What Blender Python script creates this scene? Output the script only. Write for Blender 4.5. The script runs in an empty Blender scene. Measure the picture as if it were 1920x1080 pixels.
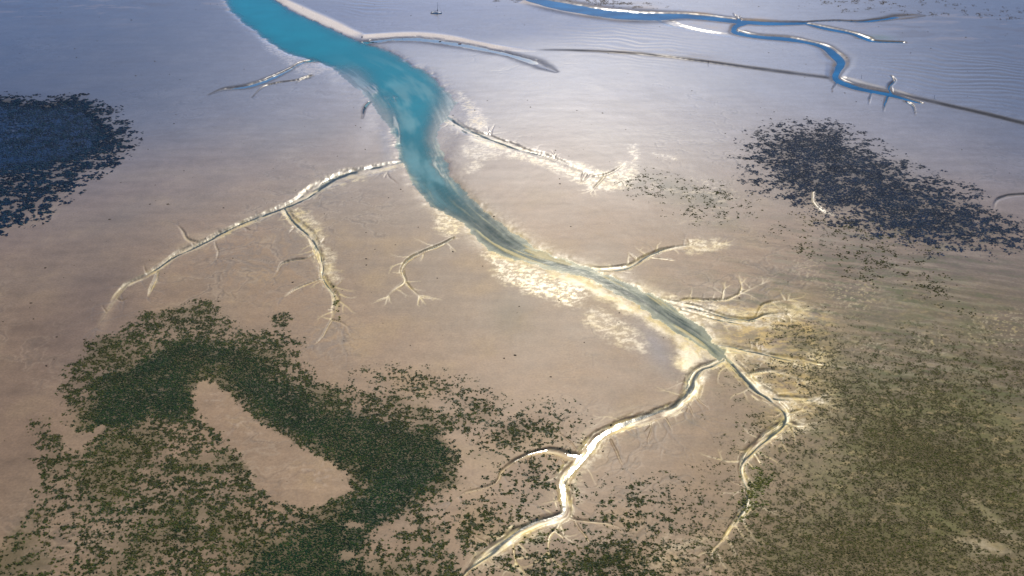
import bpy, bmesh, math, random
import numpy as np
from mathutils import Vector, Matrix

random.seed(7)
rng = np.random.default_rng(11)
scene = bpy.context.scene
COL = scene.collection

# ------------------------------------------------------------------ camera
CAM_H = 260.0
PITCH = 32.0                      # degrees below the horizon
HFOV = 55.0
cam_data = bpy.data.cameras.new('camera')
cam_data.sensor_width = 36.0
cam_data.angle = math.radians(HFOV)
cam_data.clip_start = 1.0
cam_data.clip_end = 60000.0
cam = bpy.data.objects.new('camera', cam_data)
cam.location = (0, 0, CAM_H)
cam.rotation_euler = (math.radians(90 - PITCH), 0, 0)
COL.objects.link(cam)
scene.camera = cam

# ------------------------------------------------------------------ sky and sun
SUN_EL, SUN_AZ = 40.0, 4.0        # sun ahead of the camera, a little to the right
SKY_STR, SUN_STR, EXPOSURE = 0.14, 3.9, 0.13
world = bpy.data.worlds.new('World')
scene.world = world
world.use_nodes = True
wn, wl = world.node_tree.nodes, world.node_tree.links
wn.clear()
sky = wn.new('ShaderNodeTexSky')
sky.sky_type = 'NISHITA'
sky.sun_disc = False
sky.sun_elevation = math.radians(SUN_EL)
sky.sun_rotation = math.radians(SUN_AZ)
sky.air_density = 0.6
sky.altitude = 1200.0
sky.dust_density = 0.0
sky.ozone_density = 9.0
bg = wn.new('ShaderNodeBackground')
bg.inputs['Strength'].default_value = SKY_STR
wo = wn.new('ShaderNodeOutputWorld')
wl.new(sky.outputs[0], bg.inputs['Color'])
wl.new(bg.outputs[0], wo.inputs['Surface'])

sun_d = bpy.data.lights.new('sun', 'SUN')
sun_d.energy = SUN_STR
sun_d.angle = math.radians(0.5)
sun_d.color = (1.0, 0.90, 0.76)
sun = bpy.data.objects.new('sun', sun_d)
sv = Vector((math.sin(math.radians(SUN_AZ)) * math.cos(math.radians(SUN_EL)),
             math.cos(math.radians(SUN_AZ)) * math.cos(math.radians(SUN_EL)),
             math.sin(math.radians(SUN_EL))))
sun.rotation_euler = sv.to_track_quat('Z', 'Y').to_euler()
sun.location = (0, 200, 600)
COL.objects.link(sun)

scene.view_settings.view_transform = 'Standard'
scene.view_settings.look = 'None'
scene.view_settings.exposure = EXPOSURE
scene.view_settings.gamma = 1.0
scene.cycles.max_bounces = 5
scene.cycles.transparent_max_bounces = 6

# ------------------------------------------------------------------ survey: photo point -> point on the flat
FPX = 960.0 / math.tan(math.radians(HFOV / 2))
CP, SP = math.cos(math.radians(PITCH)), math.sin(math.radians(PITCH))

def at(px, py):
    px = np.asarray(px, float); py = np.asarray(py, float)
    u = (px - 960.0) / FPX; v = (540.0 - py) / FPX
    dy = CP + v * SP
    dz = -SP + v * CP
    t = -CAM_H / dz
    return np.stack([u * t, dy * t], -1)

# ------------------------------------------------------------------ noise
def _perm(seed):
    r = np.random.default_rng(seed)
    p = r.permutation(256)
    return np.concatenate([p, p, p])
_PERMS = {}
_GA = np.linspace(0, 2 * np.pi, 32, endpoint=False)
_GX, _GY = np.cos(_GA).astype(np.float32), np.sin(_GA).astype(np.float32)

def perlin(x, y, seed=0):
    if seed not in _PERMS: _PERMS[seed] = _perm(seed)
    P = _PERMS[seed]
    x = np.asarray(x, np.float32); y = np.asarray(y, np.float32)
    xf = np.floor(x); yf = np.floor(y)
    fx = x - xf; fy = y - yf
    xi = xf.astype(np.int64) & 255; yi = yf.astype(np.int64) & 255
    u = fx * fx * fx * (fx * (fx * 6 - 15) + 10)
    v = fy * fy * fy * (fy * (fy * 6 - 15) + 10)
    def g(ix, iy, dx, dy):
        h = P[P[ix] + iy] & 31
        return _GX[h] * dx + _GY[h] * dy
    a = g(xi, yi, fx, fy); b = g(xi + 1, yi, fx - 1, fy)
    c = g(xi, yi + 1, fx, fy - 1); d = g(xi + 1, yi + 1, fx - 1, fy - 1)
    return ((a + u * (b - a)) * (1 - v) + (c + u * (d - c)) * v) * 1.5

def fbm(x, y, octaves=4, seed=0, gain=0.5):
    s = 0; a = 1.0; t = 0
    for o in range(octaves):
        s = s + a * perlin(x * 2 ** o + 17.3 * o, y * 2 ** o + 9.1 * o, seed + o)
        t += a; a *= gain
    return s / t * 1.35

def sstep(a, b, x):
    t = np.clip((x - a) / (b - a), 0, 1)
    return t * t * (3 - 2 * t)

def mix(c, col, m):
    m = np.clip(m, 0, 1)[:, None]
    return c * (1 - m) + np.asarray(col, np.float32) * m

# ------------------------------------------------------------------ the ground net (fan of rings round the point below the aircraft)
def grow(a, b, n, p=1.6):
    return a + (b - a) * np.linspace(0, 1, n + 1)[1:] ** p

dep = np.radians(np.concatenate([np.linspace(54.0, 24.0, 640, endpoint=False), np.linspace(24.0, 13.2, 420)]))
r_fine = CAM_H / np.tan(dep)
r_in = np.linspace(2.0, r_fine[0], 14)[:-1]
r_out = r_fine[-1] + (26000 - r_fine[-1]) * np.linspace(0, 1, 41)[1:] ** 3.0
RR = np.concatenate([r_in, r_fine, r_out])
th_f = np.radians(np.linspace(-42, 42, 1650))
th_c = np.radians(np.linspace(42, 318, 93))[1:-1]
TT = np.concatenate([th_f, th_c])
NR, NT = len(RR), len(TT)
Rg, Tg = np.meshgrid(RR, TT, indexing='ij')
X = (Rg * np.sin(Tg)).ravel().astype(np.float32)
Y = (Rg * np.cos(Tg)).ravel().astype(np.float32)
N = NR * NT
NTF = len(th_f)
IDX = np.arange(N).reshape(NR, NT)
FINE = np.zeros((NR, NT), bool); FINE[len(r_in):len(r_in) + len(r_fine), :NTF] = True
FINEF = FINE.ravel()
print('ground net', NR, NT, N)

def window(pts, margin):
    """indices of the net points near the given world points"""
    r = np.hypot(pts[:, 0], pts[:, 1]); t = np.arctan2(pts[:, 0], pts[:, 1])
    r0, r1 = r.min() - margin, r.max() + margin
    dt = margin / max(r.min(), 50.0)
    i0, i1 = np.searchsorted(RR, [r0, r1])
    j0, j1 = np.searchsorted(th_f, [t.min() - dt, t.max() + dt])
    return IDX[max(i0 - 1, 0):i1 + 1, max(j0 - 1, 0):min(j1 + 1, NTF)].ravel()

def spline(P, per=6):
    P = np.asarray(P, float)
    out = []
    n = len(P)
    for i in range(n - 1):
        p0 = P[max(i - 1, 0)]; p1 = P[i]; p2 = P[i + 1]; p3 = P[min(i + 2, n - 1)]
        for k in range(per):
            t = k / per
            out.append(0.5 * ((2 * p1) + (-p0 + p2) * t + (2 * p0 - 5 * p1 + 4 * p2 - p3) * t * t
                              + (-p0 + 3 * p1 - 3 * p2 + p3) * t ** 3))
    out.append(P[-1])
    return np.array(out)

class Ribbon:
    """a creek, bank or bar: a course on the flat with its own width in metres"""
    def __init__(self, pts, reach=3.0, extra=6.0, per=5, wiggle=0.0, gain=1.0):
        Q = spline(pts, per)
        C = at(Q[:, 0], Q[:, 1])
        # local width in metres, square to the course
        d = np.gradient(Q[:, :2], axis=0)
        L = np.hypot(d[:, 0], d[:, 1]) + 1e-9
        nx, ny = -d[:, 1] / L, d[:, 0] / L
        A = at(Q[:, 0] + nx * Q[:, 2] / 2, Q[:, 1] + ny * Q[:, 2] / 2)
        B = at(Q[:, 0] - nx * Q[:, 2] / 2, Q[:, 1] - ny * Q[:, 2] / 2)
        T = np.gradient(C, axis=0); T /= (np.hypot(T[:, 0], T[:, 1])[:, None] + 1e-9)
        AB = A - B
        self.hw = np.maximum(np.abs(T[:, 0] * AB[:, 1] - T[:, 1] * AB[:, 0]) / 2, 0.25) * gain
        if wiggle:
            ph = rng.uniform(0, 50)
            s = np.concatenate([[0], np.cumsum(np.hypot(*np.diff(C, axis=0).T))])
            off = fbm(s / 22 + ph, s * 0 + ph, 3, 5) * wiggle
            C = C + np.stack([-T[:, 1], T[:, 0]], -1) * off[:, None]
        self.C = C
        n = len(C)
        best = {}
        acc = np.full(N, 1e9, np.float32); S = np.zeros(N, np.float32)
        D = np.zeros(N, np.float32); AL = np.zeros(N, np.float32); HW = np.ones(N, np.float32)
        FR = np.zeros(N, np.float32); NB = np.zeros(N, np.float32)
        al = 0.0
        touched = []
        for i in range(n - 1):
            a, b = C[i], C[i + 1]; ha, hb = self.hw[i], self.hw[i + 1]
            seg = b - a; ln = math.hypot(*seg)
            if ln < 1e-6: continue
            w = window(np.array([a, b]), max(ha, hb) * reach + extra)
            px, py = X[w] - a[0], Y[w] - a[1]
            t = np.clip((px * seg[0] + py * seg[1]) / (ln * ln), 0, 1)
            ex, ey = px - t * seg[0], py - t * seg[1]
            dist = np.hypot(ex, ey)
            sign = np.sign(seg[0] * py - seg[1] * px)
            hw = ha + (hb - ha) * t
            m = dist < acc[w]
            q = w[m]
            acc[q] = dist[m]
            S[q] = (sign * dist / hw)[m]; D[q] = (sign * dist)[m]
            NB[q] = (ey / np.maximum(dist, .05))[m]; AL[q] = al + (t * ln)[m]; HW[q] = hw[m]; FR[q] = ((i + t) / (n - 1))[m]
            touched.append(q); al += ln
        self.i = np.unique(np.concatenate(touched))
        self.s = S[self.i]; self.d = D[self.i]; self.al = AL[self.i]; self.h = HW[self.i]; self.fr = FR[self.i]; self.nb = NB[self.i]
        self.length = al

def poly_sd(pxpts, margin=60.0, smooth=True, warp=0.0, wscale=20.0, seed=50):
    """signed distance in metres to a traced outline (positive inside); -margin elsewhere"""
    P = np.array(pxpts, float)
    if smooth:
        P = spline(np.vstack([P, P[:1]]), 4)[:-1]
    W = at(P[:, 0], P[:, 1])
    out = np.full(N, -margin, np.float32)
    w = window(W, margin)
    x, y = X[w], Y[w]
    if warp:
        x = x + fbm(X[w] / wscale, Y[w] / wscale, 3, seed) * warp
        y = y + fbm(X[w] / wscale + 31, Y[w] / wscale, 3, seed + 3) * warp
    dmin = np.full(len(w), 1e9, np.float32); ins = np.zeros(len(w), bool)
    n = len(W)
    for i in range(n):
        a = W[i]; b = W[(i + 1) % n]
        e = b - a; l2 = e @ e + 1e-12
        px, py = x - a[0], y - a[1]
        t = np.clip((px * e[0] + py * e[1]) / l2, 0, 1)
        dmin = np.minimum(dmin, (px - t * e[0]) ** 2 + (py - t * e[1]) ** 2)
        if a[1] != b[1]:
            c = ((a[1] > y) != (b[1] > y)) & (x < (b[0] - a[0]) * (y - a[1]) / (b[1] - a[1]) + a[0])
            ins ^= c
    dd = np.sqrt(dmin)
    out[w] = np.maximum(np.where(ins, dd, -dd), -margin)
    return out

def ell(px, py, rx, ry, rot=0.0, soft=1.0):
    """soft round patch: centre and half axes as seen in the photo, laid on the flat"""
    c = at(px, py)
    jx = at(px + 1, py) - c; jy = at(px, py + 1) - c
    J = np.linalg.inv(np.array([jx, jy]).T)
    dx, dy = X - c[0], Y - c[1]
    u = J[0, 0] * dx + J[0, 1] * dy; v = J[1, 0] * dx + J[1, 1] * dy
    cr, sr = math.cos(math.radians(rot)), math.sin(math.radians(rot))
    a = (u * cr + v * sr) / rx; b = (-u * sr + v * cr) / ry
    r2 = a * a + b * b
    return np.where(FINEF, np.exp(-np.minimum(r2, 60) * 1.2 / soft), 0).astype(np.float32)

def tag(o, label=None, cat=None, group=None, kind=None):
    if label: o['label'] = label
    if cat: o['category'] = cat
    if group: o['group'] = group
    if kind: o['kind'] = kind
    return o

# ------------------------------------------------------------------ the courses, traced once
LEVEL = -0.70                      # still water level; the flat lies at about 0
RIVER = [(416,-8),(430,17),(440,27),(455,42),(475,55),(492,70),(520,88),(535,97),(565,106),(592,113),(622,126),(650,150),(676,168),(692,186),
 (706,205),(722,225),(738,255),(746,285),(752,303),(765,325),(783,355),(807,385),(833,399),(870,417),(893,447),(918,466),(945,480),(970,487),(995,492),(1017,498),(1040,507),
 (1075,512),(1103,520),(1130,534),(1160,550),(1187,562),(1227,592),(1273,622),(1300,640),(1323,655),(1347,671),(1360,668),
 (1362,655),(1337,641),(1322,620),(1300,598),(1280,588),(1240,558),(1187,535),(1140,515),(1100,499),(1040,480),(1007,463),(973,440),(930,410),(893,380),(873,360),(847,327),(837,303),(826,276),(818,256),(822,240),(834,222),(845,205),(856,192),
 (846,178),(827,158),(800,132),(773,121),(740,99),(707,86),(680,79),(660,71),(640,61),(596,41),(550,20),(505,-8)]
RIVER_MID = [(460,-6,90),(560,60,110),(660,110,120),(740,165,140),(775,220,110),(785,270,75),(805,320,70),(835,370,70),(900,425,60),(960,465,50),(1030,490,40),(1110,512,35),(1190,550,35),(1250,590,40),(1305,625,32),(1356,664,14)]
# name: (points with width, depth, water share, pale share)
CREEKS = {
 'left': dict(p=[(756,304,12),(707,316,16),(640,333,22),(600,350,18),(560,374,14),(533,388,11),(493,404,10),(433,430,10),(373,458,10),(333,475,9),(300,500,9),(267,520,9),(233,538,8),(213,562,8),(197,590,6),(180,618,3)], dep=.56, pale=.55),
 'left_fork': dict(p=[(533,390,9),(547,408,12),(567,427,13),(587,447,13),(597,473,11),(603,503,10),(606,520,8),(620,540,11),(630,560,11),(627,585,7),(622,604,3)], dep=.50, pale=1.0),
 'lf_a': dict(p=[(606,521,3),(583,529,3),(553,543,3),(527,560,2)], dep=.36, pale=.6),
 'lf_b': dict(p=[(592,474,3),(575,485,3),(555,487,4),(530,494,4),(520,508,4),(513,522,2)], dep=.46, pale=.1),
 'lf_c': dict(p=[(405,448,2),(405,462,3),(408,475,3),(404,490,1)], dep=.4, pale=.2),
 'lf_d': dict(p=[(380,455,4),(352,448,5),(342,432,5),(332,420,2)], dep=.4, pale=.2),
 'lf_e': dict(p=[(296,508,6),(292,525,7),(282,545,5),(276,560,2)], dep=.36, pale=.5),
 'lf_f': dict(p=[(622,600,3),(612,615,3),(600,635,2),(585,650,1)], dep=.32, pale=.3),
 'lf_g': dict(p=[(622,600,3),(640,605,2),(655,617,1)], dep=.32, pale=.3),
 'mid': dict(p=[(850,446,4),(823,460,5),(790,473,6),(763,490,6),(755,507,6),(758,527,5),(742,542,4),(727,557,3)], dep=.44, pale=.8),
 'mid_b': dict(p=[(758,524,3),(763,533,4),(770,541,3),(787,557,2)], dep=.38, pale=.9),
 'feather': dict(p=[(828,216,14),(845,226,15),(862,238,14),(890,250,12),(925,261,11),(973,278,9),(1015,290,8),(1050,302,7),(1090,319,6),(1130,332,4)], dep=.52, pale=.55),
 'feather_b': dict(p=[(1115,330,3),(1135,326,3),(1155,318,3),(1172,306,2)], dep=.42, pale=.5),
 'feather_c': dict(p=[(1134,330,3),(1122,345,3),(1112,356,2)], dep=.34, pale=.9),
 'horn': dict(p=[(1105,501,6),(1130,503,8),(1160,502,10),(1187,495,10),(1210,482,9),(1235,471,8),(1262,465,7),(1300,461,6),(1347,459,4)], dep=.46, pale=.9),
 'horn_b': dict(p=[(1222,483,2),(1245,486,2),(1268,490,1)], dep=.34, pale=.7),
 'rf_a': dict(p=[(1240,560,6),(1268,566,5),(1290,561,5),(1330,562,5),(1364,561,4),(1384,552,4),(1402,543,3),(1430,531,2)], dep=.36, pale=1.),
 'rf_a2': dict(p=[(1355,562,3),(1357,550,3),(1360,540,2)], dep=.34, pale=.9),
 'rf_a3': dict(p=[(1384,553,3),(1390,540,3),(1388,530,2)], dep=.34, pale=.8),
 'rf_b': dict(p=[(1240,562,10),(1275,570,9),(1320,580,8),(1367,594,8),(1405,598,9),(1435,590,7),(1470,588,5),(1500,584,2)], dep=.38, pale=1.),
 'rf_c': dict(p=[(1418,596,5),(1424,582,5),(1432,572,6),(1452,565,4),(1482,562,2)], dep=.34, pale=.8),
 'rf_d': dict(p=[(1280,578,7),(1310,586,7),(1347,597,7),(1395,606,6),(1440,612,3)], dep=.36, pale=1.),
 'rf_e': dict(p=[(1440,592,4),(1462,594,4),(1475,604,2)], dep=.34, pale=.7),
 'rg': dict(p=[(1352,650,14),(1375,652,12),(1400,657,9),(1435,663,8),(1470,671,8),(1510,674,6),(1537,666,3)], dep=.44, pale=1.),
 'rg_b': dict(p=[(1505,673,5),(1525,680,7),(1548,684,4)], dep=.36, pale=1.),
 'rh': dict(p=[(1400,700,10),(1418,697,8),(1445,694,6),(1470,700,6),(1510,716,4)], dep=.42, pale=.9),
 'right_leg': dict(p=[(1354,664,12),(1372,680,16),(1390,697,20),(1407,714,20),(1425,731,18),(1447,745,18),(1466,762,18),(1473,780,17),(1464,798,18),(1440,817,20),(1413,838,20),(1396,858,14),(1390,878,11),(1397,902,10),(1406,922,10),(1403,946,14),(1386,970,10),(1368,990,6),(1356,1008,5),(1334,1034,3)], dep=.50, pale=.9),
 'rl_a': dict(p=[(1455,744,10),(1480,746,9),(1515,748,8),(1545,741,5)], dep=.38, pale=1.),
 'rl_a2': dict(p=[(1515,748,5),(1530,752,7),(1544,756,4)], dep=.34, pale=1.),
 'rl_b': dict(p=[(1474,778,8),(1490,772,6),(1506,770,3)], dep=.34, pale=1.),
 'rl_c': dict(p=[(1472,790,9),(1490,797,9),(1508,799,6)], dep=.34, pale=1.),
 'rl_d': dict(p=[(1412,842,6),(1420,858,7),(1428,872,5)], dep=.42, pale=.9),
 'rl_e': dict(p=[(1398,862,4),(1406,872,5),(1412,880,4)], dep=.40, pale=.8),
 'left_leg': dict(p=[(1356,672,9),(1338,681,12),(1317,690,16),(1302,706,26),(1296,730,26),(1284,748,24),(1263,766,20),(1233,777,18),(1207,784,18),(1160,798,18),(1123,818,22),(1105,838,24),(1087,860,24),(1063,883,26),(1052,907,26),(1060,933,22),(1063,958,20),(1050,970,18),(1013,981,18),(980,997,24),(955,1014,22),(913,1037,16),(887,1057,12),(866,1084,8)], dep=.50, pale=.95),
 'll_a': dict(p=[(1082,855,14),(1065,853,16),(1037,844,12),(1007,847,8),(967,861,7),(942,883,5),(930,905,5),(900,917,5),(873,924,5),(843,942,3)], dep=.42, pale=.35),
 'll_b': dict(p=[(1066,968,5),(1085,974,5),(1110,978,4),(1140,983,4),(1167,992,2)], dep=.40, pale=.5),
 'll_c': dict(p=[(1076,974,4),(1087,993,3),(1098,1005,3),(1108,1022,1)], dep=.36, pale=.5),
 'll_d': dict(p=[(1050,975,6),(1042,990,7),(1030,1004,6),(1027,1038,2)], dep=.36, pale=1.),
 'll_d2': dict(p=[(1040,995,4),(1052,1003,4),(1058,1010,2)], dep=.34, pale=1.),
 'll_e': dict(p=[(962,1012,5),(964,1035,4),(966,1058,2)], dep=.32, pale=1.),
 'll_f': dict(p=[(1146,824,3),(1157,846,4),(1170,876,2)], dep=.40, pale=.2),
 'll_g': dict(p=[(1085,846,3),(1070,828,2),(1040,808,1)], dep=.33, pale=.1),
 'bar': dict(p=[(684,79,5),(740,73,6),(790,73,7),(857,82,8),(923,95,7),(957,103,6),(1000,116,9),(1020,125,8),(1042,134,3)], dep=.62, pale=.25),
 'far': dict(p=[(985,-6,12),(1040,8,18),(1107,20,18),(1173,28,18),(1230,30,16),(1280,29,11),(1330,33,10),(1390,40,9),(1447,43,8),(1500,43,6)], dep=1.2, pale=.15),
 'far_b': dict(p=[(1400,42,6),(1381,48,10),(1378,58,11),(1413,67,8),(1480,73,9),(1520,80,7),(1547,88,11),(1565,102,18),(1577,117,20),(1571,131,16),(1568,147,13),(1600,162,10),(1640,171,8),(1673,178,8),(1727,193,3)], dep=1.0, pale=.12),
 'far_c': dict(p=[(1508,43,4),(1547,52,7),(1597,62,6),(1622,71,9),(1640,77,4),(1693,79,3)], dep=.9, pale=.15),
 'far_d': dict(p=[(1500,42,2),(1563,38,2),(1613,40,3),(1655,36,5),(1685,31,6),(1730,29,2)], dep=.7, pale=.0),
 'far_e': dict(p=[(1672,177,5),(1668,163,4),(1677,152,3),(1672,143,1)], dep=.7, pale=.0),
 'far_f': dict(p=[(1634,172,3),(1631,184,2),(1628,196,1)], dep=.55, pale=.0),
 'far_g': dict(p=[(1664,180,6),(1660,193,4),(1656,210,1)], dep=.55, pale=.0),
 'far_h': dict(p=[(1700,190,4),(1712,199,3),(1716,216,1)], dep=.5, pale=.0),
 'side': dict(p=[(1240,36,14),(1265,46,8),(1300,55,5),(1345,63,5),(1385,68,5)], dep=.5, pale=.3),
 'nw': dict(p=[(590,112,5),(565,118,3),(540,131,4),(507,147,5),(467,161,5),(440,165,4),(418,168,3),(392,178,1)], dep=.60, pale=.05),
 'nw_b': dict(p=[(575,146,3),(550,151,2),(520,155,2),(493,163,2),(473,183,1)], dep=.45, pale=.4),
 'nw_c': dict(p=[(582,142,3),(566,148,3),(556,156,1)], dep=.34, pale=.8),
 'east': dict(p=[(1925,364,5),(1890,367,5),(1868,376,6),(1863,395,3)], dep=.30, pale=.0),
 'east_b': dict(p=[(1526,359,5),(1525,376,7),(1536,391,5),(1555,400,3),(1580,404,2)], dep=.30, pale=.5),
 'swirl': dict(p=[(692,190,3),(683,202,4),(678,222,2)], dep=.38, pale=.0),
}

rr = random.Random(23)
def add_rills(name, count, side, lo, hi, pale):
    P = spline(np.array(CREEKS[name]['p'], float), 6)
    for k in range(count):
        j = rr.randrange(3, len(P) - 4)
        tx, ty = P[j + 1, 0] - P[j - 1, 0], P[j + 1, 1] - P[j - 1, 1]
        l = math.hypot(tx, ty) + 1e-6
        sd_ = side if side else rr.choice((-1, 1))
        nx, ny = -ty / l * sd_, tx / l * sd_
        lean = rr.uniform(-.7, .7)
        dx, dy = nx + lean * tx / l, ny + lean * ty / l
        ln = rr.uniform(lo, hi); w = P[j, 2] * .4
        pts = []
        bend = rr.uniform(-.6, .6); wv = rr.uniform(-.12, .12)
        for q in range(6):
            u = q / 5
            pts.append((P[j, 0] + nx * w + dx * ln * u - dy * (bend * u * u + wv * math.sin(5 * u)) * ln, P[j, 1] + ny * w + dy * ln * u + dx * (bend * u * u + wv * math.sin(5 * u)) * ln, 2.6 * (1 - u) + .8))
        CREEKS['%s_rill%d' % (name, k)] = dict(p=pts, dep=.36, pale=pale * rr.uniform(.5, 1))
        if rr.random() < .5:
            a, b = pts[1], pts[2]
            CREEKS['%s_rillb%d' % (name, k)] = dict(p=[(a[0], a[1], 2.4), (a[0] + (b[0] - a[0]) * .8 - (b[1] - a[1]) * .7, a[1] + (b[1] - a[1]) * .8 + (b[0] - a[0]) * .7, 1.6), (a[0] + (b[0] - a[0]) * 1.3 - (b[1] - a[1]) * 1.3, a[1] + (b[1] - a[1]) * 1.3 + (b[0] - a[0]) * 1.3, .9)], dep=.34, pale=pale * .6)
add_rills('left', 6, 0, 12, 34, .12); add_rills('left_fork', 6, 0, 10, 24, .4); add_rills('right_leg', 7, 0, 12, 30, .5)
add_rills('left_leg', 7, 0, 14, 40, .25); add_rills('feather', 5, 0, 12, 26, .4); add_rills('rg', 4, 0, 10, 20, .6)
add_rills('horn', 3, 0, 10, 20, .4); add_rills('rf_b', 4, 0, 8, 20, .5); add_rills('far_b', 4, 0, 8, 22, .0); add_rills('ll_a', 3, 0, 8, 18, .1)
# ------------------------------------------------------------------ shape of the flat
z = (fbm(X / 160, Y / 160, 3, 1) * 0.10).astype(np.float32)
FAR = np.hypot(X, Y)
fade_edge = np.where(FINEF, 1.0, 0.0).astype(np.float32)
z += fbm(X / 14, Y / 14, 3, 4) * 0.03
water_owner = np.zeros(N, np.int8)

# river bed
sd = poly_sd(RIVER, 90.0, smooth=False, warp=2.2, wscale=8)
mid = Ribbon(RIVER_MID, reach=1.6, extra=8)
along = np.zeros(N, np.float32); across = np.zeros(N, np.float32)
along[mid.i] = mid.al; across[mid.i] = mid.d
rfrac = np.full(N, 1.0, np.float32); rfrac[mid.i] = mid.fr
lower = sstep(0.36, 0.60, rfrac)                  # 0 in the open turquoise reach, 1 up the narrow reach
soft = np.clip(ell(668, 150, 34, 34) + ell(842, 215, 38, 40) + ell(825, 258, 24, 24) + ell(718, 215, 30, 26) * .6, 0, 1)
sharp = 5.0 + 95 * soft
inside = np.maximum(sd, 0)
med_ = fbm(X / 11, Y / 11, 3, 27)
bed = LEVEL - (1 - np.exp(-inside / (sharp + 5))) * (1.7 - 1.05 * lower)
bank = LEVEL * np.exp(-np.maximum(-sd, 0) / (3.2 + 22 * soft))
rstreak = fbm(along / 60, across / 5.0, 4, 21)     # shoals drawn out by the flow
rstreak2 = fbm(along / 28, across / 2.2, 3, 25)
bed = bed + lower * (rstreak * 0.85 + rstreak2 * 0.38 + 0.08) * sstep(0, 6, inside)
shoal = ell(738, 182, 22, 14) * 1.15 + ell(700, 165, 12, 9) * .9 + ell(810, 305, 12, 30, -20) * .7 + ell(828, 322, 9, 26, -28) * .8 + ell(745, 240, 5, 22, -12) * .8 + ell(775, 216, 14, 10) * .45
bed = bed + np.clip(shoal * (.55 + .9 * rstreak2 + .4 * med_), 0, 1.1)
bed = np.where(sd > 0, np.minimum(bed, LEVEL - 0.04 + 0.16 * lower * sstep(.12, .3, rstreak + .4 * rstreak2)), bed)
isr = (sd > -45)
z = np.where(sd > 0, bed, np.where(isr, np.minimum(z, z * 0 + 1) + bank, z)).astype(np.float32)
water_owner[(sd > -6)] = 1
river_in = sd > 0

pale = np.zeros(N, np.float32); white = np.zeros(N, np.float32); bank_shade = np.zeros(N, np.float32)
creek_any = np.zeros(N, np.float32); near_far = np.zeros(N, np.float32); threads = np.zeros(N, np.float32); far_rim = np.zeros(N, np.float32)
RIB = {}
patch_n = fbm(X / 2.6, Y / 2.6, 3, 35) + .6 * fbm(X / 9, Y / 9, 2, 36)
for name, c in CREEKS.items():
    big = c['dep'] > .85
    rb = Ribbon(c['p'], reach=3.2, extra=5, wiggle=0.0 if big else 0.7, gain=1.0 if big or name.startswith('far') else 1.22)
    RIB[name] = rb
    i = rb.i
    fl = fbm(rb.al / 16 + hash(len(name)) % 7, rb.s * 1.5 + len(name), 3, 31)       # braids drawn along the flow
    fl2 = fbm(rb.al / 7, rb.s * 3.0 + 3 * len(name), 2, 37)
    vary = 1.0 if big else 1 + .38 * fbm(rb.al / 13, rb.al * 0 + 3.7 * len(name), 3, 33) + .20 * fbm(X[i] / 3.2, Y[i] / 3.2, 3, 34)
    s = np.abs(rb.s + (0.12 if big else 0.30) * fl) / vary
    ends = sstep(0, .03, 1.02 - rb.fr) if big or name in ('left_leg', 'right_leg') else sstep(0, .42, 1.04 - rb.fr)
    bigger = big or name in ('bar', 'nw', 'swirl') or name.startswith('far')
    prof = 1 - sstep(0.38 if not big else .6, 1.22 if not big else 1.7, s * (1.42 if big else 1))
    keep = ~river_in[i]
    thread = np.zeros(len(i), np.float32)
    if bigger:
        zi = z[i] - np.where(keep, (c['dep'] * (1.0 if big else 1.15) + .35) * prof * ends, 0)
    else:
        # a drained bed a little above the water, with one or two threads of water wandering in it
        wander = .42 * np.sin(rb.al / (9 + 2.2 * rb.h) + len(name)) + .35 * fl
        thread = np.exp(-((rb.s - wander) / .22) ** 2) + .6 * np.exp(-((rb.s + .5 - .5 * fl2) / .16) ** 2) * (fl > 0)
        thread = thread * sstep(.5, 1.2, rb.h) * ends
        target = np.maximum(LEVEL + .05 + .05 * fl2, -.16 - .30 * rb.h) - .22 * thread * min(1.0, c['dep'] / .42)
        zi = np.where(keep, z[i] + (np.minimum(target, z[i]) - z[i]) * prof * ends, z[i])
        pass
    z[i] = zi
    threads[i] = np.maximum(threads[i], np.where(keep, np.clip(thread, 0, 1), 0))
    if bigger or name.startswith('nw'): near_far[i] = np.maximum(near_far[i], (1 - sstep(1.1, 3.0, np.abs(rb.s))) * (name not in ('bar', 'nw', 'swirl'))); far_rim[i] = np.maximum(far_rim[i], np.exp(-((np.abs(rb.s) - 1.15) / (.5 if big else .9)) ** 2)) if bigger or big else np.maximum(far_rim[i], np.where(Y[i] > 520, np.exp(-((np.abs(rb.s) - .9) / .9) ** 2), 0))
    pl = c['pale'] * (1 - sstep(0.75, 1.35, s + 0.60 * fl2 + .30 * patch_n[i] + .25 * np.clip(rb.nb, 0, 1))) * (0.88 + 1.2 * fl + .5 * fl2 + .3 * patch_n[i]) * ends  # pale bed sand, with sun glints along the creek painted in
    pale[i] = np.maximum(pale[i], np.where(keep, pl, 0))
    de = 0.85 * ends * np.exp(-((s - 0.80) / .24) ** 2) * np.clip(rb.nb * 1.4, 0, 1) * (0.8 + fl2) * (0 if bigger else 1) * (rb.h > .4)  # shade on the far bank, painted as a dark strip
    bank_shade[i] = np.maximum(bank_shade[i], np.where(keep, de, 0) * (1 - c['pale'] * .35))
    creek_any[i] = np.maximum(creek_any[i], np.where(keep, prof * ends, 0))
    own = (s < 1.6) & keep
    water_owner[i[own & (water_owner[i] == 0)]] = 2 if name in ('far', 'far_b', 'far_c', 'far_d', 'far_e', 'far_f', 'far_g', 'far_h', 'side') or name.startswith('far_b_') else (3 if name in ('bar', 'nw') else 4)
    halo = c['pale'] * 0.12 * np.exp(-(np.maximum(s - 1.2, 0) / 1.2) ** 2) * ends
    pale[i] = np.maximum(pale[i], np.where(keep, halo * (.6 + fl), 0))

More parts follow.
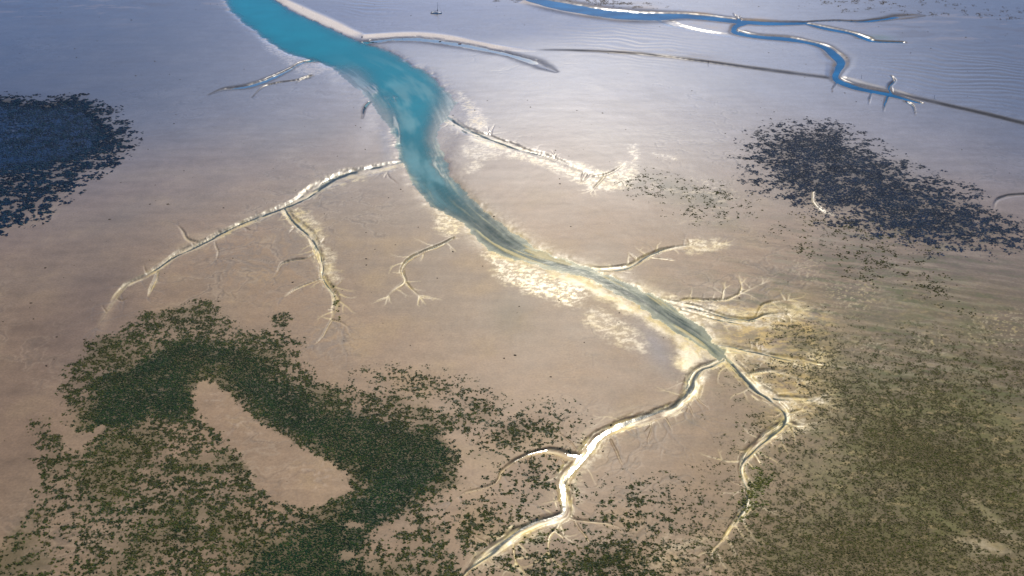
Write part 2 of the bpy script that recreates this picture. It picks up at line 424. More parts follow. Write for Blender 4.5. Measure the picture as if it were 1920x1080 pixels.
# scarp along the far creek: the farther flat stands higher
SC = Ribbon([(1000,94,3),(1070,95,4),(1150,99,4),(1240,106,4),(1330,118,4),(1447,134,5),(1557,148,5),(1600,158,5),(1680,176,5),(1780,200,6),(1850,216,7),(1930,236,8)], reach=2, extra=95)
side = np.sign(SC.d[np.argmax(Y[SC.i] - np.interp(X[SC.i], SC.C[:, 0], SC.C[:, 1]))])
ds = SC.d * side
grow_e = sstep(0, .35, SC.fr)
up = np.where(ds > 0, np.exp(-ds / 45) - np.exp(-ds / 1.3), 0) * .9 * grow_e
z[SC.i] += up * (1 - near_far[SC.i])
scarp_mud = np.zeros(N, np.float32)
scarp_mud[SC.i] = np.exp(-((ds - 1.5) / 3.0) ** 2) * sstep(0, .15, SC.fr) * np.clip(.75 + fbm(SC.al / 30, ds / 5, 3, 77), 0, 1.2)
scarp_mud[water_owner == 2] = 0
scarp_face = np.zeros(N, np.float32); scarp_face[SC.i] = np.exp(-((ds - 1.0) / 2.3) ** 2) * sstep(0, .06, SC.fr)

# fine drainage trees: thin runnels that fork again and again and die out in the flat
rill_dark = np.zeros(N, np.float32); rill_gold = np.zeros(N, np.float32)
rq = random.Random(91)
def runnel(field, a, b, ha, hb, va, vb):
    seg = b - a; ln = math.hypot(*seg)
    w = window(np.array([a, b]), max(ha, hb) * 1.6 + .6)
    px, py = X[w] - a[0], Y[w] - a[1]
    t = np.clip((px * seg[0] + py * seg[1]) / (ln * ln), 0, 1)
    d = np.hypot(px - t * seg[0], py - t * seg[1])
    h = np.maximum(ha + (hb - ha) * t, .18 + .00050 * FAR[w])
    field[w] = np.maximum(field[w], (va + (vb - va) * t) * (1 - sstep(.5, 1.35, d / h)))
def grow_tree(field, p, ang, length, hw, val, depth):
    n = max(3, int(length / 2.2)); turn = rq.uniform(-.10, .10); val = val * rq.uniform(.7, 1)
    for k in range(n):
        ang += turn + rq.gauss(0, .24)
        q = p + np.array([math.cos(ang), math.sin(ang)]) * length / n
        f0, f1 = 1 - k / n, 1 - (k + 1) / n
        runnel(field, p, q, hw * (.35 + .65 * f0), hw * (.35 + .65 * f1), val * (.25 + .75 * f0), val * (.15 + .85 * f1) if k < n - 1 else 0)
        p = q
        if depth > 0 and k > 0 and rq.random() < .36:
            grow_tree(field, p, ang + rq.choice((-1, 1)) * rq.uniform(.45, .95), length * rq.uniform(.35, .6) * (f1 + .3), hw * .7, val * (.3 + .7 * f1), depth - 1)
def fringe(name, field, every, lo, hi, hw, val, sides=(-1, 1), depth=2, tip=3, tiplen=14):
    C = RIB[name].C; W = RIB[name].hw
    acc = rq.uniform(0, every)
    for k in range(1, len(C) - 1):
        d = C[k + 1] - C[k - 1]; l = math.hypot(*d) + 1e-6
        acc += l / 2
        if acc < every: continue
        acc = rq.uniform(0, every * .4)
        side_ = rq.choice(sides); tang = math.atan2(d[1], d[0])
        a = tang + side_ * rq.uniform(.7, 1.45)
        nrm = np.array([-d[1], d[0]]) / l * side_
        grow_tree(field, C[k] + nrm * W[k] * .7, a, rq.uniform(lo, hi), hw, val, depth)
    d = C[-1] - C[-4]; a = math.atan2(d[1], d[0])
    for k in range(tip):
        grow_tree(field, C[-1] - d * .3 * rq.random(), a + (k - (tip - 1) / 2) * .45 + rq.gauss(0, .1), tiplen * rq.uniform(.6, 1.2), hw, val, depth)
for nm in ('rg', 'rg_b', 'rh', 'rl_a', 'rl_a2', 'rl_b', 'rl_c', 'rf_b', 'rf_c', 'rf_d', 'horn', 'feather_c', 'mid', 'mid_b', 'll_d', 'll_e'):
    fringe(nm, rill_gold, 9, 5, 14, .55, .95, tip=4, tiplen=11)
fringe('right_leg', rill_gold, 9, 6, 18, .6, .95, tip=2); fringe('left_leg', rill_gold, 13, 6, 16, .5, .6, tip=3)
fringe('feather', rill_gold, 12, 6, 15, .6, .8, tip=2); fringe('left_fork', rill_gold, 8, 6, 16, .6, .85, sides=(1, 1, -1), tip=0)
for nm in ('rf_a', 'rf_a2', 'rf_a3'): fringe(nm, rill_gold, 10, 5, 12, .5, .7, tip=3, tiplen=9)
fringe('left', rill_dark, 8, 7, 24, .55, .75, tip=4); fringe('left_fork', rill_dark, 12, 8, 20, .5, .7, tip=5, tiplen=20)
for nm in ('lf_a', 'lf_b', 'lf_c', 'lf_d', 'lf_e', 'lf_f', 'lf_g'): fringe(nm, rill_dark, 8, 6, 14, .5, .7, tip=3, tiplen=11)
fringe('left_leg', rill_dark, 16, 10, 26, .5, .6); fringe('ll_a', rill_dark, 12, 6, 14, .5, .6); fringe('ll_b', rill_dark, 10, 6, 14, .5, .6); fringe('ll_f', rill_dark, 9, 5, 12, .5, .6)
fringe('right_leg', rill_dark, 14, 8, 22, .5, .5, tip=5, tiplen=20); fringe('nw', rill_dark, 10, 8, 26, .6, .6); fringe('nw_b', rill_dark, 12, 8, 20, .6, .6); fringe('horn', rill_dark, 12, 7, 18, .5, .6)
for px_, py_, aim in ((640, 352, 200), (615, 368, 215), (1300, 575, 20), (1430, 545, 30), (1465, 560, 10), (880, 100, 5), (930, 130, 0), (1180, 800, 285), (1240, 792, 280), (1285, 770, 285), (640, 620, 260), (600, 215, 190)):
    for k in range(3): grow_tree(rill_dark, at(px_ + rq.uniform(-14, 14), py_ + rq.uniform(-8, 8)), math.radians(aim + rq.uniform(-40, 40)), rq.uniform(14, 32), .6, .7, 2)
dry = (sd < -1) & (creek_any < .35)
rill_dark *= dry; rill_gold *= dry
z -= .10 * np.maximum(rill_dark, rill_gold)
# bars of blown pale sand by the river
BAR1 = Ribbon([(500,-10,10),(535,4,16),(580,26,22),(625,46,22),(660,62,18),(690,72,12)], reach=2.4)
BAR2 = Ribbon([(672,70,12),(720,67,13),(780,66,16),(840,72,17),(890,82,15),(940,90,11),(1000,95,4)], reach=2.4)
BAR3 = Ribbon([(975,2,10),(1020,10,10),(1070,21,9),(1110,30,5)], reach=2.2)
for b, a in ((BAR1, 1.), (BAR2, 1.), (BAR3, .75)):
    m = (1 - sstep(.35, 1.15, np.abs(b.s))) * sstep(0, .06, b.fr) * (1 - sstep(.8, 1, b.fr) * .8)
    m = m * ~river_in[b.i] * (1 - creek_any[b.i])
    white[b.i] = np.maximum(white[b.i], m * a)
    z[b.i] += 0.35 * m
# ripples
rip = np.clip(ell(1840, 140, 130, 55, 8) + ell(690, 10, 55, 22) + .6 * ell(1180, 75, 140, 35, 6) + .5 * ell(1690, 130, 80, 30, 10), 0, 1)
wx = fbm(X / 60, Y / 60, 3, 41) * 9
ripw = np.sin((Y * 0.95 + X * 0.28 + wx * 1.3) * 2 * np.pi / 8.5)
rip2 = np.clip(ell(480, 480, 160, 80) + ell(620, 640, 60, 40) + .8 * ell(60, 20, 120, 28) + .5 * ell(300, 15, 150, 20), 0, 1)
rw2 = fbm(X / 9 + fbm(X / 22, Y / 22, 2, 43) * 1.6, Y / 9 + fbm(X / 22 + 9, Y / 22, 2, 44) * 1.6, 3, 45)
wxx = X + 9 * fbm(X / 40, Y / 40, 3, 401); wyy = Y + 9 * fbm(X / 40 + 7, Y / 40, 3, 402)
ridge = np.abs(fbm(wxx / 26, wyy / 17, 4, 403))
rill_zone = np.clip(sstep(.0, .5, fbm(X / 90, Y / 90, 3, 404)) * .8 + ell(470, 490, 170, 90) + .8 * ell(640, 640, 70, 50) + .7 * ell(1420, 560, 120, 60) + .8 * ell(660, 370, 70, 40) + .5 * ell(480, 160, 110, 50), 0, 1) * FINEF
rills = (1 - sstep(.012, .060, ridge)) * rill_zone * (sd < -4)
z += -.05 * rills + .025 * fbm(X / 5, Y / 5, 3, 405) * sstep(900, 300, FAR)
z += rip * ripw * 0.11 + rip2 * (0.5 - np.abs(rw2)) * 0.10

# ------------------------------------------------------------------ where the seagrass grows
HOLE = [(363,730),(374,716),(390,711),(418,730),(450,757),(480,782),(507,803),(573,843),(620,863),(650,885),(656,905),(640,930),(593,948),(567,954),(520,938),(480,914),(460,872),(433,838),(410,814),(387,793),(366,768)]
hole = sstep(-1.4, 1.4, poly_sd(HOLE, 40, warp=2.2, wscale=4) + 1.6 * patch_n)
w_n = fbm(X / 26, Y / 26, 4, 61)
G1 = [(117,722),(132,690),(160,645),(200,628),(233,615),(267,587),(333,574),(400,570),(432,600),(460,622),(520,624),(560,643),(570,682),(600,715),(680,735),(740,742),(840,768),(905,752),(935,778),(900,800),(850,806),(830,820),(850,870),(850,905),(810,960),(830,1000),(850,1040),(850,1130),(420,1130),(-60,1130),(-60,1060),(20,1000),(60,880),(55,800),(85,785),(120,815),(130,850),(165,835),(160,810),(140,790)]
CORE = [(240,690),(300,655),(380,640),(470,655),(520,700),(560,740),(640,770),(740,790),(830,815),(850,870),(820,915),(760,950),(700,985),(680,1040),(700,1100),(470,1100),(500,1040),(570,990),(660,940),(665,900),(640,866),(560,828),(500,790),(440,740),(390,700),(355,725),(350,780),(300,790),(240,800),(190,790),(170,730),(200,700)]
sd1 = poly_sd(G1, 60, warp=5, wscale=16, seed=70)
sdc = poly_sd(CORE, 60, warp=7, wscale=20, seed=75)
pond = Ribbon([(190,800,10),(165,820,18),(135,832,22),(120,812,16),(100,785,10)], reach=2)
pm = np.zeros(N, np.float32); pm[pond.i] = 1 - sstep(.7, 1.2, np.abs(pond.s))
bl = np.clip(ell(390, 855, 20, 14) + ell(330, 850, 14, 8) + ell(270, 885, 16, 8) + ell(720, 1010, 30, 26) * .9 + ell(660, 985, 22, 8) + ell(650, 1040, 14, 12) + ell(380, 975, 10, 16) + ell(760, 985, 25, 14) * .8 + ell(900, 965, 12, 9) + ell(690, 1060, 30, 16) * .7, 0, 1)
g1 = sstep(-4, 5, sd1) * 0.50 + sstep(-5, 7, sdc) * 0.42
g1 = g1 - .16 * ell(100, 980, 150, 150) - .15 * ell(60, 1060, 160, 120) + .12 * ell(180, 880, 70, 60) + .15 * ell(360, 990, 60, 40)
g1 = g1 + .10 * w_n * sstep(-2, 3, sd1)
g1 = np.clip(g1, 0, 1) * (1 - hole) * (1 - .92 * pm) * (1 - .95 * np.clip(bl * 1.3, 0, 1))
g1 = np.maximum(g1, .55 * sstep(-2, 2, poly_sd([(505,595),(515,586),(535,586),(546,598),(535,611),(515,611)], 25, warp=1.5, wscale=5)))
g1 = np.maximum(g1, .62 * ell(958, 812, 58, 28, -14, 1.1) + .25 * ell(1030, 800, 60, 45) )
g1 = np.maximum(g1, .42 * ell(790, 720, 90, 25, 8) + .40 * ell(890, 760, 45, 24))
g1 = np.maximum(g1, .40 * ell(1000, 890, 62, 42, 10) + .48 * ell(900, 985, 90, 50, -10))
g1 = np.maximum(g1, .50 * ell(1050, 1065, 170, 38) + .45 * ell(1160, 1045, 90, 40) + .3 * ell(1200, 960, 90, 60))
g1 = g1 * (1 - sstep(.12, .5, creek_any)) * (1 - sstep(.25, .7, pale))
g5 = sstep(-42, 34, 16 * fbm(X / 12, Y / 9, 4, 82) + poly_sd([(1500,690),(1560,670),(1640,700),(1760,690),(1940,720),(2000,900),(2000,1130),(1250,1130),(1330,1060),(1400,1010),(1450,950),(1500,880),(1500,820),(1530,780),(1520,730)], 80, warp=9, wscale=30, seed=80)) * .50
g5 = g5 + .22 * ell(1760, 870, 150, 60, 25) + .22 * ell(1600, 1040, 190, 70) + .12 * w_n * (g5 > .1) - .22 * ell(1540, 860, 60, 60) - .3 * ell(1890, 780, 50, 60)
g5 = g5 - .6 * ell(1870, 1028, 70, 9, 14) - .5 * ell(1850, 960, 70, 7, 42) - .3 * ell(1790, 990, 60, 6, 35)
g5 = np.maximum(g5, .42 * ell(1500, 635, 70, 30, 20) + .3 * ell(1420, 640, 40, 14) + .35 * ell(1590, 720, 70, 40))
g5 = np.clip(g5 * 1.15 - .22 * (ell(1425, 640, 105, 40, 10) + ell(1480, 740, 50, 60)), 0, .9) * (1 - sstep(.1, .4, creek_any)) * (1 - sstep(.25, .7, pale))
G6 = [(1432,262),(1470,245),(1530,238),(1580,250),(1640,290),(1700,325),(1760,350),(1820,380),(1880,425),(1885,445),(1800,455),(1720,448),(1650,430),(1580,400),(1500,375),(1450,340),(1425,300)]
sd6 = poly_sd(G6, 90, warp=10, wscale=26, seed=85)
g6 = sstep(-22, 22, sd6) * .80 + .10 * w_n * (sd6 > -20)
g6 = np.clip(g6, 0, 1) * (1 - sstep(.1, .4, creek_any))
G7 = [(-120,185),(-20,182),(30,184),(75,192),(105,188),(130,182),(160,190),(185,203),(205,228),(238,250),(235,275),(200,305),(160,330),(120,370),(70,405),(20,425),(-40,440),(-160,440),(-180,300)]
sd7 = poly_sd(G7, 110, warp=7, wscale=22, seed=90)
sd7c = poly_sd([(-160,190),(-20,188),(40,190),(90,196),(130,188),(165,198),(190,225),(205,255),(180,280),(130,300),(60,315),(-160,330)], 90, warp=6, wscale=16, seed=92)
g7 = sstep(-14, 14, sd7) * .60 + sstep(-4, 8, sd7c) * .40 - .5 * ell(20, 245, 30, 22)
g7 = np.clip(g7, 0, 1)
g8 = .40 * ell(1215, 345, 45, 22, 8) + .30 * ell(1340, 365, 60, 20, 10) + .22 * ell(1330, 400, 70, 18)
g8 = np.maximum(g8, .34 * ell(1640, 505, 60, 22, 6) + .36 * ell(1745, 525, 40, 14, 25) + .26 * ell(1560, 470, 120, 18, 12) + .28 * ell(1620, 440, 120, 22, 10) + .25 * ell(1760, 560, 60, 16, 20))
g8 = g8 * (1 - sstep(.1, .4, creek_any))
gA = np.clip(.95 * ell(1417, 915, 20, 40, 8) + .7 * ell(1395, 965, 12, 22, 25) + .35 * ell(630, 565, 7, 26, -10) + .5 * ell(1010, 1010, 34, 9, -16) + .4 * ell(1080, 920, 8, 16, 10), 0, 1)   # algae at the heads of the creeks

def coverage(den, scale, seed, oct=3):
    n = fbm(X / scale, Y / scale, oct, seed, gain=.7) + .75 * fbm(X / (scale * 3.6), Y / (scale * 2.6), 3, seed + 5, gain=.6)
    q = np.quantile(n[FINEF][::37], np.linspace(0, 1, 65))
    n = np.interp(n, q, np.linspace(0, 1, 65)).astype(np.float32)      # even spread, so that den is the share covered
    return sstep(1 - den - .16, 1 - den + .16, n) * (den > .02)
c1 = coverage(g1, 1.7, 100); c5 = coverage(g5, 1.25, 110); c6 = coverage(g6, 2.6, 120); c7 = coverage(g7, 3.4, 130); c8 = coverage(g8, 3.0, 140); cA = coverage(gA, 2.2, 150)

# pool standing on the north-west seagrass bed
pool_sd = sd7c
flood = sstep(-3, 9, sd7c)
z = z - flood * (.86 + .16 * fbm(X / 9, Y / 9, 3, 96))
water_owner[(sd7c > -6) & (water_owner == 0)] = 5
# ------------------------------------------------------------------ colour of the ground (its material, with some light and shade painted in)
big = fbm(X / 120, Y / 120, 4, 200); med = fbm(X / 28, Y / 28, 4, 210); fine = fbm(X / 5, Y / 5, 3, 220)
streak = fbm(X / 30, Y / 7, 4, 230)
colr = np.tile(np.array([.315, .207, .113], np.float32), (N, 1))
colr = mix(colr, (.262, .186, .108), sstep(-.4, .5, big))
colr = mix(colr, (.345, .240, .118), .5 * sstep(0, .6, med))
colr = mix(colr, (.275, .172, .088), .75 * np.clip(ell(1110, 700, 160, 80) + ell(1160, 410, 120, 36, -8) + .8 * ell(1310, 860, 90, 130), 0, 1))
west = np.clip(.8 * ell(1225, 348, 60, 24, 8) + .8 * ell(1335, 372, 70, 28, 8) + .5 * ell(1330, 415, 80, 16), 0, 1)
colr = mix(colr, (.115, .105, .05), west * sstep(-.35, .25, med + fine * .6))
colr = mix(colr, (.62, .48, .24), west * .8 * sstep(.12, .5, fbm(X / 9, Y / 5, 4, 431, gain=.65)))
colr = mix(colr, (.14, .10, .080), .75 * ell(170, 580, 100, 170, 35))
colr = mix(colr, (.46, .34, .20), .7 * np.clip(ell(690, 240, 20, 46, 12) + .8 * ell(660, 290, 40, 14, -25) + .8 * ell(420, 425, 100, 14, -27) + .7 * ell(205, 585, 10, 36, 25) + .5 * ell(990, 455, 60, 16, 30), 0, 1) * sstep(-.6, .3, med))
colr = mix(colr, (.20, .19, .20), .7 * np.clip(ell(722, 262, 12, 44, -8) + ell(1230, 650, 26, 60, -35) + .7 * ell(1330, 678, 22, 12), 0, 1))
colr = mix(colr, (.15, .105, .075), .75 * sstep(60, -30, X + 205 + .10 * (Y - 230)) * sstep(620, 330, FAR))      # darker mud toward the west, with corner vignette painted in
colr = mix(colr, (.15, .11, .07), .65 * sstep(60, 210, X - .28 * (Y - 230)) * sstep(620, 380, FAR))              # likewise under the eastern seagrass, corner vignette painted in too
colr = mix(colr, (.165, .125, .065), .75 * ell(955, 592, 42, 40))
tong = np.clip(ell(590, 890, 50, 30, 20) + ell(450, 800, 40, 30, 40) + ell(400, 750, 20, 14), 0, 1)
colr = mix(colr, (.42, .31, .20), tong * .7 * sstep(.02, .35, fbm(X / 4 + fbm(X / 9, Y / 9, 2, 421), Y / 2.6, 4, 420)))
colr = mix(colr, (.19, .13, .08), tong * .5 * sstep(.05, .4, fbm(X / 3.4, Y / 2.6 + fbm(X / 9, Y / 9, 2, 423), 4, 422)))
colr = mix(colr, (.15, .105, .068), .75 * np.clip(ell(1850, 640, 260, 160) + ell(1700, 500, 240, 80) + ell(1800, 850, 260, 200), 0, 1))
colr = mix(colr, (.17, .125, .075), .7 * (ell(1300, 790, 18, 12, -20) + ell(1235, 800, 40, 9, -12) + ell(1190, 815, 30, 6, -20) + ell(1335, 695, 8, 6) + ell(1300, 440, 0.1, .1)) * (.6 + med))
colr = mix(colr, (.20, .15, .085), .55 * (ell(650, 345, 55, 9, -18) + ell(620, 365, 30, 14, -30)) * sstep(-.2, .5, med + streak * .5))
colr *= (1 + .15 * streak + .11 * fine + .16 * med + .10 * big)[:, None]
rstk = np.clip(ell(1650, 560, 330, 170) + ell(1800, 720, 220, 60), 0, 1)
st1 = fbm(X / 34 + Y / 60, Y / 6 + X / 22, 5, 234, gain=.62); st2 = fbm(X / 18 + Y / 70, Y / 5 + X / 20, 5, 236, gain=.65)
colr = mix(colr, (.085, .062, .036), rstk * .85 * sstep(-.10, .30, st1))
colr = mix(colr, (.085, .095, .030), rstk * .85 * sstep(-.02, .35, st2))
colr = mix(colr, (.42, .33, .22), rstk * .5 * sstep(.10, .45, -st1 + .4 * st2))
cell_ = fbm(X / 6, Y / 4, 4, 240, gain=.7)
# swirls drained into the flat
colr = mix(colr, (.20, .165, .125), rip2 * .5 * sstep(.05, .3, np.abs(rw2)))
colr = mix(colr, (.16, .125, .085), .55 * rills)
colr = mix(colr, (.44, .34, .22), .35 * rill_zone * (sstep(.06, .10, ridge) - sstep(.10, .18, ridge)) * (sd < -4))
colr = mix(colr, (.16, .13, .11), rip * .55 * sstep(.0, .9, -ripw))
olive = np.clip(.6 * ell(1470, 640, 110, 55, 15) + .5 * ell(1560, 720, 110, 70) + .4 * ell(1480, 560, 80, 30), 0, 1)
colr = mix(colr, (.36, .25, .085), olive * .9 * sstep(-.35, .25, med + .5 * fine))
colr = mix(colr, (.50, .36, .12), .8 * np.clip(ell(1430, 640, 100, 40, 8) + ell(1480, 735, 55, 60) + .8 * ell(1400, 595, 90, 22, 6) + .6 * ell(1520, 605, 40, 25), 0, 1) * sstep(-.15, .45, cell_) * ~river_in)
colr = mix(colr, (.10, .095, .03), olive * .6 * sstep(.05, .4, st2))
# broken pale shell and foam sand, sun glints painted into its colour
PALE = [  # outline, strength, grain
 ([(912,470),(957,472),(1017,500),(1070,520),(1094,545),(1087,566),(1047,570),(1000,549),(953,529),(925,505)], 1.0, 1),
 ([(1015,499),(1100,513),(1140,540),(1190,568),(1230,597),(1275,630),(1306,655),(1312,690),(1294,722),(1282,690),(1268,640),(1230,614),(1180,585),(1100,548),(1060,528)], .95, 0),
 ([(1103,578),(1147,590),(1187,623),(1215,655),(1173,652),(1133,630),(1103,613)], .55, 1),
 ([(820,392),(845,398),(858,418),(850,442),(835,440),(822,425)], .95, 1),
 ([(860,172),(882,190),(900,212),(915,230),(900,244),(880,238),(876,215),(866,195)], .95, 1),
 ([(884,254),(908,252),(940,266),(958,276),(925,276),(895,268)], 1.0, 0),  # glint on a water pool, painted white
 ([(935,268),(1000,280),(1080,305),(1140,320),(1165,302),(1190,330),(1170,352),(1120,355),(1060,330),(1000,305),(950,290)], .85, 1),
 ([(865,274),(900,270),(950,285),(930,296),(880,297)], .55, 1),
 ([(868,315),(890,303),(905,312),(880,324)], .6, 1),
 ([(545,395),(575,400),(605,440),(612,470),(622,500),(628,525),(612,520),(600,480),(580,440),(552,412)], .9, 1),
 ([(485,70),(510,75),(530,95),(600,118),(612,128),(585,142),(555,132),(530,110),(505,95)], .55, 1),
 ([(1262,610),(1300,628),(1330,650),(1312,682),(1300,710),(1285,700),(1268,650)], 1.0, 0),
 ([(1360,648),(1420,656),(1500,674),(1540,660),(1560,680),(1520,692),(1430,676),(1370,664)], .9, 1),
 ([(1375,672),(1440,716),(1470,742),(1545,740),(1545,760),(1500,765),(1512,800),(1480,810),(1484,770),(1440,750),(1400,712)], .9, 1),
 ([(1290,450),(1340,450),(1362,462),(1330,472),(1290,472)], .75, 1),
 ([(1245,556),(1300,562),(1400,580),(1500,570),(1510,595),(1420,612),(1330,604),(1270,590)], .75, 1),
 ([(1118,835),(1150,820),(1105,870),(1080,905),(1075,940),(1070,900),(1085,875)], .75, 1),
 ([(1297,705),(1316,690),(1312,725),(1292,752),(1290,735)], .9, 0),
 ([(970,990),(1000,985),(1020,998),(975,1018),(930,1040),(890,1065),(905,1040),(950,1010)], .6, 1),
 ([(1487,490),(1527,487),(1530,525),(1500,530)], .42, 2), ([(1540,533),(1647,530),(1650,575),(1580,585)], .42, 2),
 ([(1527,573),(1560,570),(1560,600),(1530,602)], .5, 2), ([(1587,633),(1647,633),(1650,660),(1600,662)], .45, 2),
 ([(1713,625),(1773,618),(1775,660),(1720,662)], .45, 2), ([(1800,590),(1940,580),(1940,650),(1820,648)], .40, 2),
 ([(1290,335),(1340,335),(1390,372),(1330,375),(1300,355)], .35, 2), ([(1787,1018),(1850,1015),(1890,1032),(1820,1034)], .45, 0),
 ([(1807,933),(1840,950),(1890,990),(1915,1020),(1880,1000),(1830,960)], .30, 0), ([(1215,1045),(1260,1015),(1330,1000),(1280,1045),(1230,1062)], .35, 1),
 ([(1178,275),(1190,275),(1193,295),(1186,300)], .9, 1), ([(1176,302),(1190,302),(1186,338),(1174,340)], .7, 1), ([(1232,288),(1268,297),(1250,301)], .7, 1),
]
cell = fbm(X / 4.0, Y / 3.0, 5, 250, gain=.75)
cell2 = fbm(X / 2.2, Y / 2.6, 3, 255, gain=.7)
for pts, amp, grain in PALE:
    d_ = poly_sd(pts, 30, warp=3.5, wscale=12, seed=95)
    m = sstep(-4.0, 4.0, d_ + 3 * cell) if grain != 2 else sstep(-7, 9, d_ + 4 * cell)
    if grain == 1: m = m * (.25 + .75 * sstep(-.12, .30, cell + .06))
    if grain == 2: m = m * sstep(.05, .5, cell2)
    pale = np.maximum(pale, np.where(river_in, 0, m * amp))
pale = np.maximum(pale, rill_gold * .85)
cream = np.array([.82, .64, .24], np.float32); chalk = np.array([.80, .70, .50], np.float32)
hue = sstep(-.35, .35, .6 * cell + .8 * fbm(X / 13, Y / 13, 3, 257))[:, None]
pc = cream * (1 - hue * .6) + chalk * hue * .6
pm_ = np.clip(pale, 0, 1)[:, None]
colr = colr * (1 - pm_) + pc * pm_
rim = np.exp(-np.maximum(-sd, 0) / (2.2 + 2.5 * np.clip(cell + .3, 0, 1))) * (sd < 0) * lower * isr
pale = np.maximum(pale, rim * np.clip(.7 + cell, 0, 1))
pm_ = np.clip(pale, 0, 1)[:, None]
colr = colr * (1 - np.clip(rim, 0, 1)[:, None] * .8) + pc * np.clip(rim, 0, 1)[:, None] * .8
colr = mix(colr, (.70, .63, .55), white)
colr = mix(colr, (.060, .050, .030), np.clip(bank_shade, 0, .85))  # painted bank shade goes into the ground colour
colr = mix(colr, (.155, .135, .115), .70 * rill_dark * (rill_gold < .2))
colr = mix(colr, (.12, .09, .06), np.clip(scarp_mud, 0, .85))
colr = mix(colr, (.50, .32, .13), .8 * np.clip(ell(575, 122, 36, 13, 18) + .8 * ell(512, 82, 26, 12, 35) + .7 * ell(895, 215, 20, 30) , 0, 1) * sstep(-.3, .3, cell) * ~river_in)
# river and creek beds
bedc = np.tile(np.array([.055, .085, .045], np.float32), (N, 1))
bedc = mix(bedc, (.11, .125, .05), sstep(-.1, .4, rstreak2) * lower)
bedc = mix(bedc, (.46, .38, .13), .9 * sstep(.10, .42, rstreak + .35 * rstreak2))
bedc = mix(bedc, (.006, .026, .016), .95 * sstep(.0, .30, -rstreak + .35 * rstreak2) * lower)
bedc = mix(bedc, (.40, .36, .20), .6 * sstep(5, 0, inside) * lower)
bedc = mix(bedc, (.34, .34, .20), np.clip(shoal * (.6 + rstreak2), 0, .9))
colr = np.where(river_in[:, None], bedc, colr)
wetcol = ((z < LEVEL) & ~river_in & (water_owner == 4))
colr = mix(colr, (.085, .10, .07), threads * .75)
east = np.clip(.9 * ell(1640, 790, 200, 110) + .9 * ell(1500, 660, 110, 60, 20) + ell(1720, 960, 280, 160) + .7 * ell(1850, 820, 160, 160) + .5 * ell(1480, 1040, 140, 70) + .55 * ell(1740, 590, 210, 80), 0, 1) * (1 - np.clip(pale, 0, 1)) * (1 - sstep(.1, .5, creek_any)) * ~river_in
goldz = np.clip(ell(1425, 640, 105, 42, 10) + ell(1485, 740, 52, 62) + ell(1400, 592, 95, 24, 6) + .8 * ell(1525, 605, 40, 26), 0, 1)
east = east * (1 - .80 * goldz)
east_n = sstep(-.5, .4, fbm(X / 16, Y / 9, 5, 410, gain=.62))
colr = mix(colr, (.145, .140, .034), east * (.40 + .5 * east_n))
colr = mix(colr, (.36, .27, .11), east * .70 * sstep(.15, .5, fbm(X / 7, Y / 4, 4, 415, gain=.65)))
colr = mix(colr, (.66, .46, .14), goldz * .75 * sstep(-.05, .40, fbm(X / 7, Y / 4.5, 4, 441, gain=.65)) * ~river_in * (1 - np.clip(threads, 0, 1)))
# thin film below the seagrass; the blue ones have sky reflection painted in
for cov, g, cc, k in ((c1, g1, (.010, .027, .010), .96), (c5, g5, (.070, .052, .016), .85), (c6, g6, (.016, .030, .044), .92), (c7, g7, (.004, .030, .055), .96), (c8, g8, (.12, .10, .06), .5), (cA, gA, (.09, .10, .03), .8)):
    colr = mix(colr, cc, k * np.maximum(cov * .97, sstep(.25, 1, g) * .62))
colr = mix(colr, (.105, .085, .035), .75 * sstep(-3, 6, sd1) * (1 - hole) * (1 - pm) * sstep(-.4, .5, med))
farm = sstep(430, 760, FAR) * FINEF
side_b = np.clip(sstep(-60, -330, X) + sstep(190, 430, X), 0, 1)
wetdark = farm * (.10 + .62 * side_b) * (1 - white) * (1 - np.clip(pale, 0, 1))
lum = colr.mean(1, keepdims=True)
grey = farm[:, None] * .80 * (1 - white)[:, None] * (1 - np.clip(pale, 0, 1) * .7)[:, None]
colr = colr * (1 - grey) + lum * np.array([[.80, 1.0, 1.34]], np.float32) * grey              # blue cast of sky and distance painted into the far mud
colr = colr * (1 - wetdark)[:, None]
strk2 = fbm(X / 60, Y / 16, 4, 260) + .35 * fbm(X / 14, Y / 9, 3, 262)
tr = np.clip(ell(1800, 50, 260, 45, 3) + .8 * ell(120, 15, 260, 30) + .5 * ell(400, 8, 120, 14), 0, 1)
colr = mix(colr, (.05, .045, .05), tr * .9 * sstep(.0, .40, strk2))
colr = mix(colr, (.22, .16, .11), tr * .5 * sstep(.2, .6, -strk2))
colr = mix(colr, (.11, .085, .065), .75 * np.clip(ell(1200, 97, 130, 8, 5) + ell(1290, 108, 70, 8, 8) + .8 * ell(1110, 80, 60, 5, 10) + .6 * ell(1510, 92, 40, 6, 12) + .7 * ell(1545, 118, 22, 5, 20), 0, 1) * sstep(-.1, .4, strk2))
colr = mix(colr, (.035, .075, .025), .9 * ell(1652, 70, 26, 5, 3))
colr = mix(colr, (.34, .27, .19), .35 * far_rim * (FAR > 500) * sstep(-.3, .3, strk2) * (water_owner == 2) * (z > LEVEL))
colr = mix(colr, (.30, .20, .10), .7 * np.clip(ell(1320, 24, 40, 6, 6) + ell(1420, 35, 30, 4, 4) + ell(1205, 12, 30, 7, 5) + ell(1320, 48, 45, 8, 8), 0, 1) * sstep(-.4, .3, strk2))
colr = mix(colr, (.04, .035, .03), .8 * np.clip(ell(1150, 4, 55, 7, 5) + .7 * ell(960, -2, 30, 5), 0, 1) * sstep(-.1, .3, strk2))
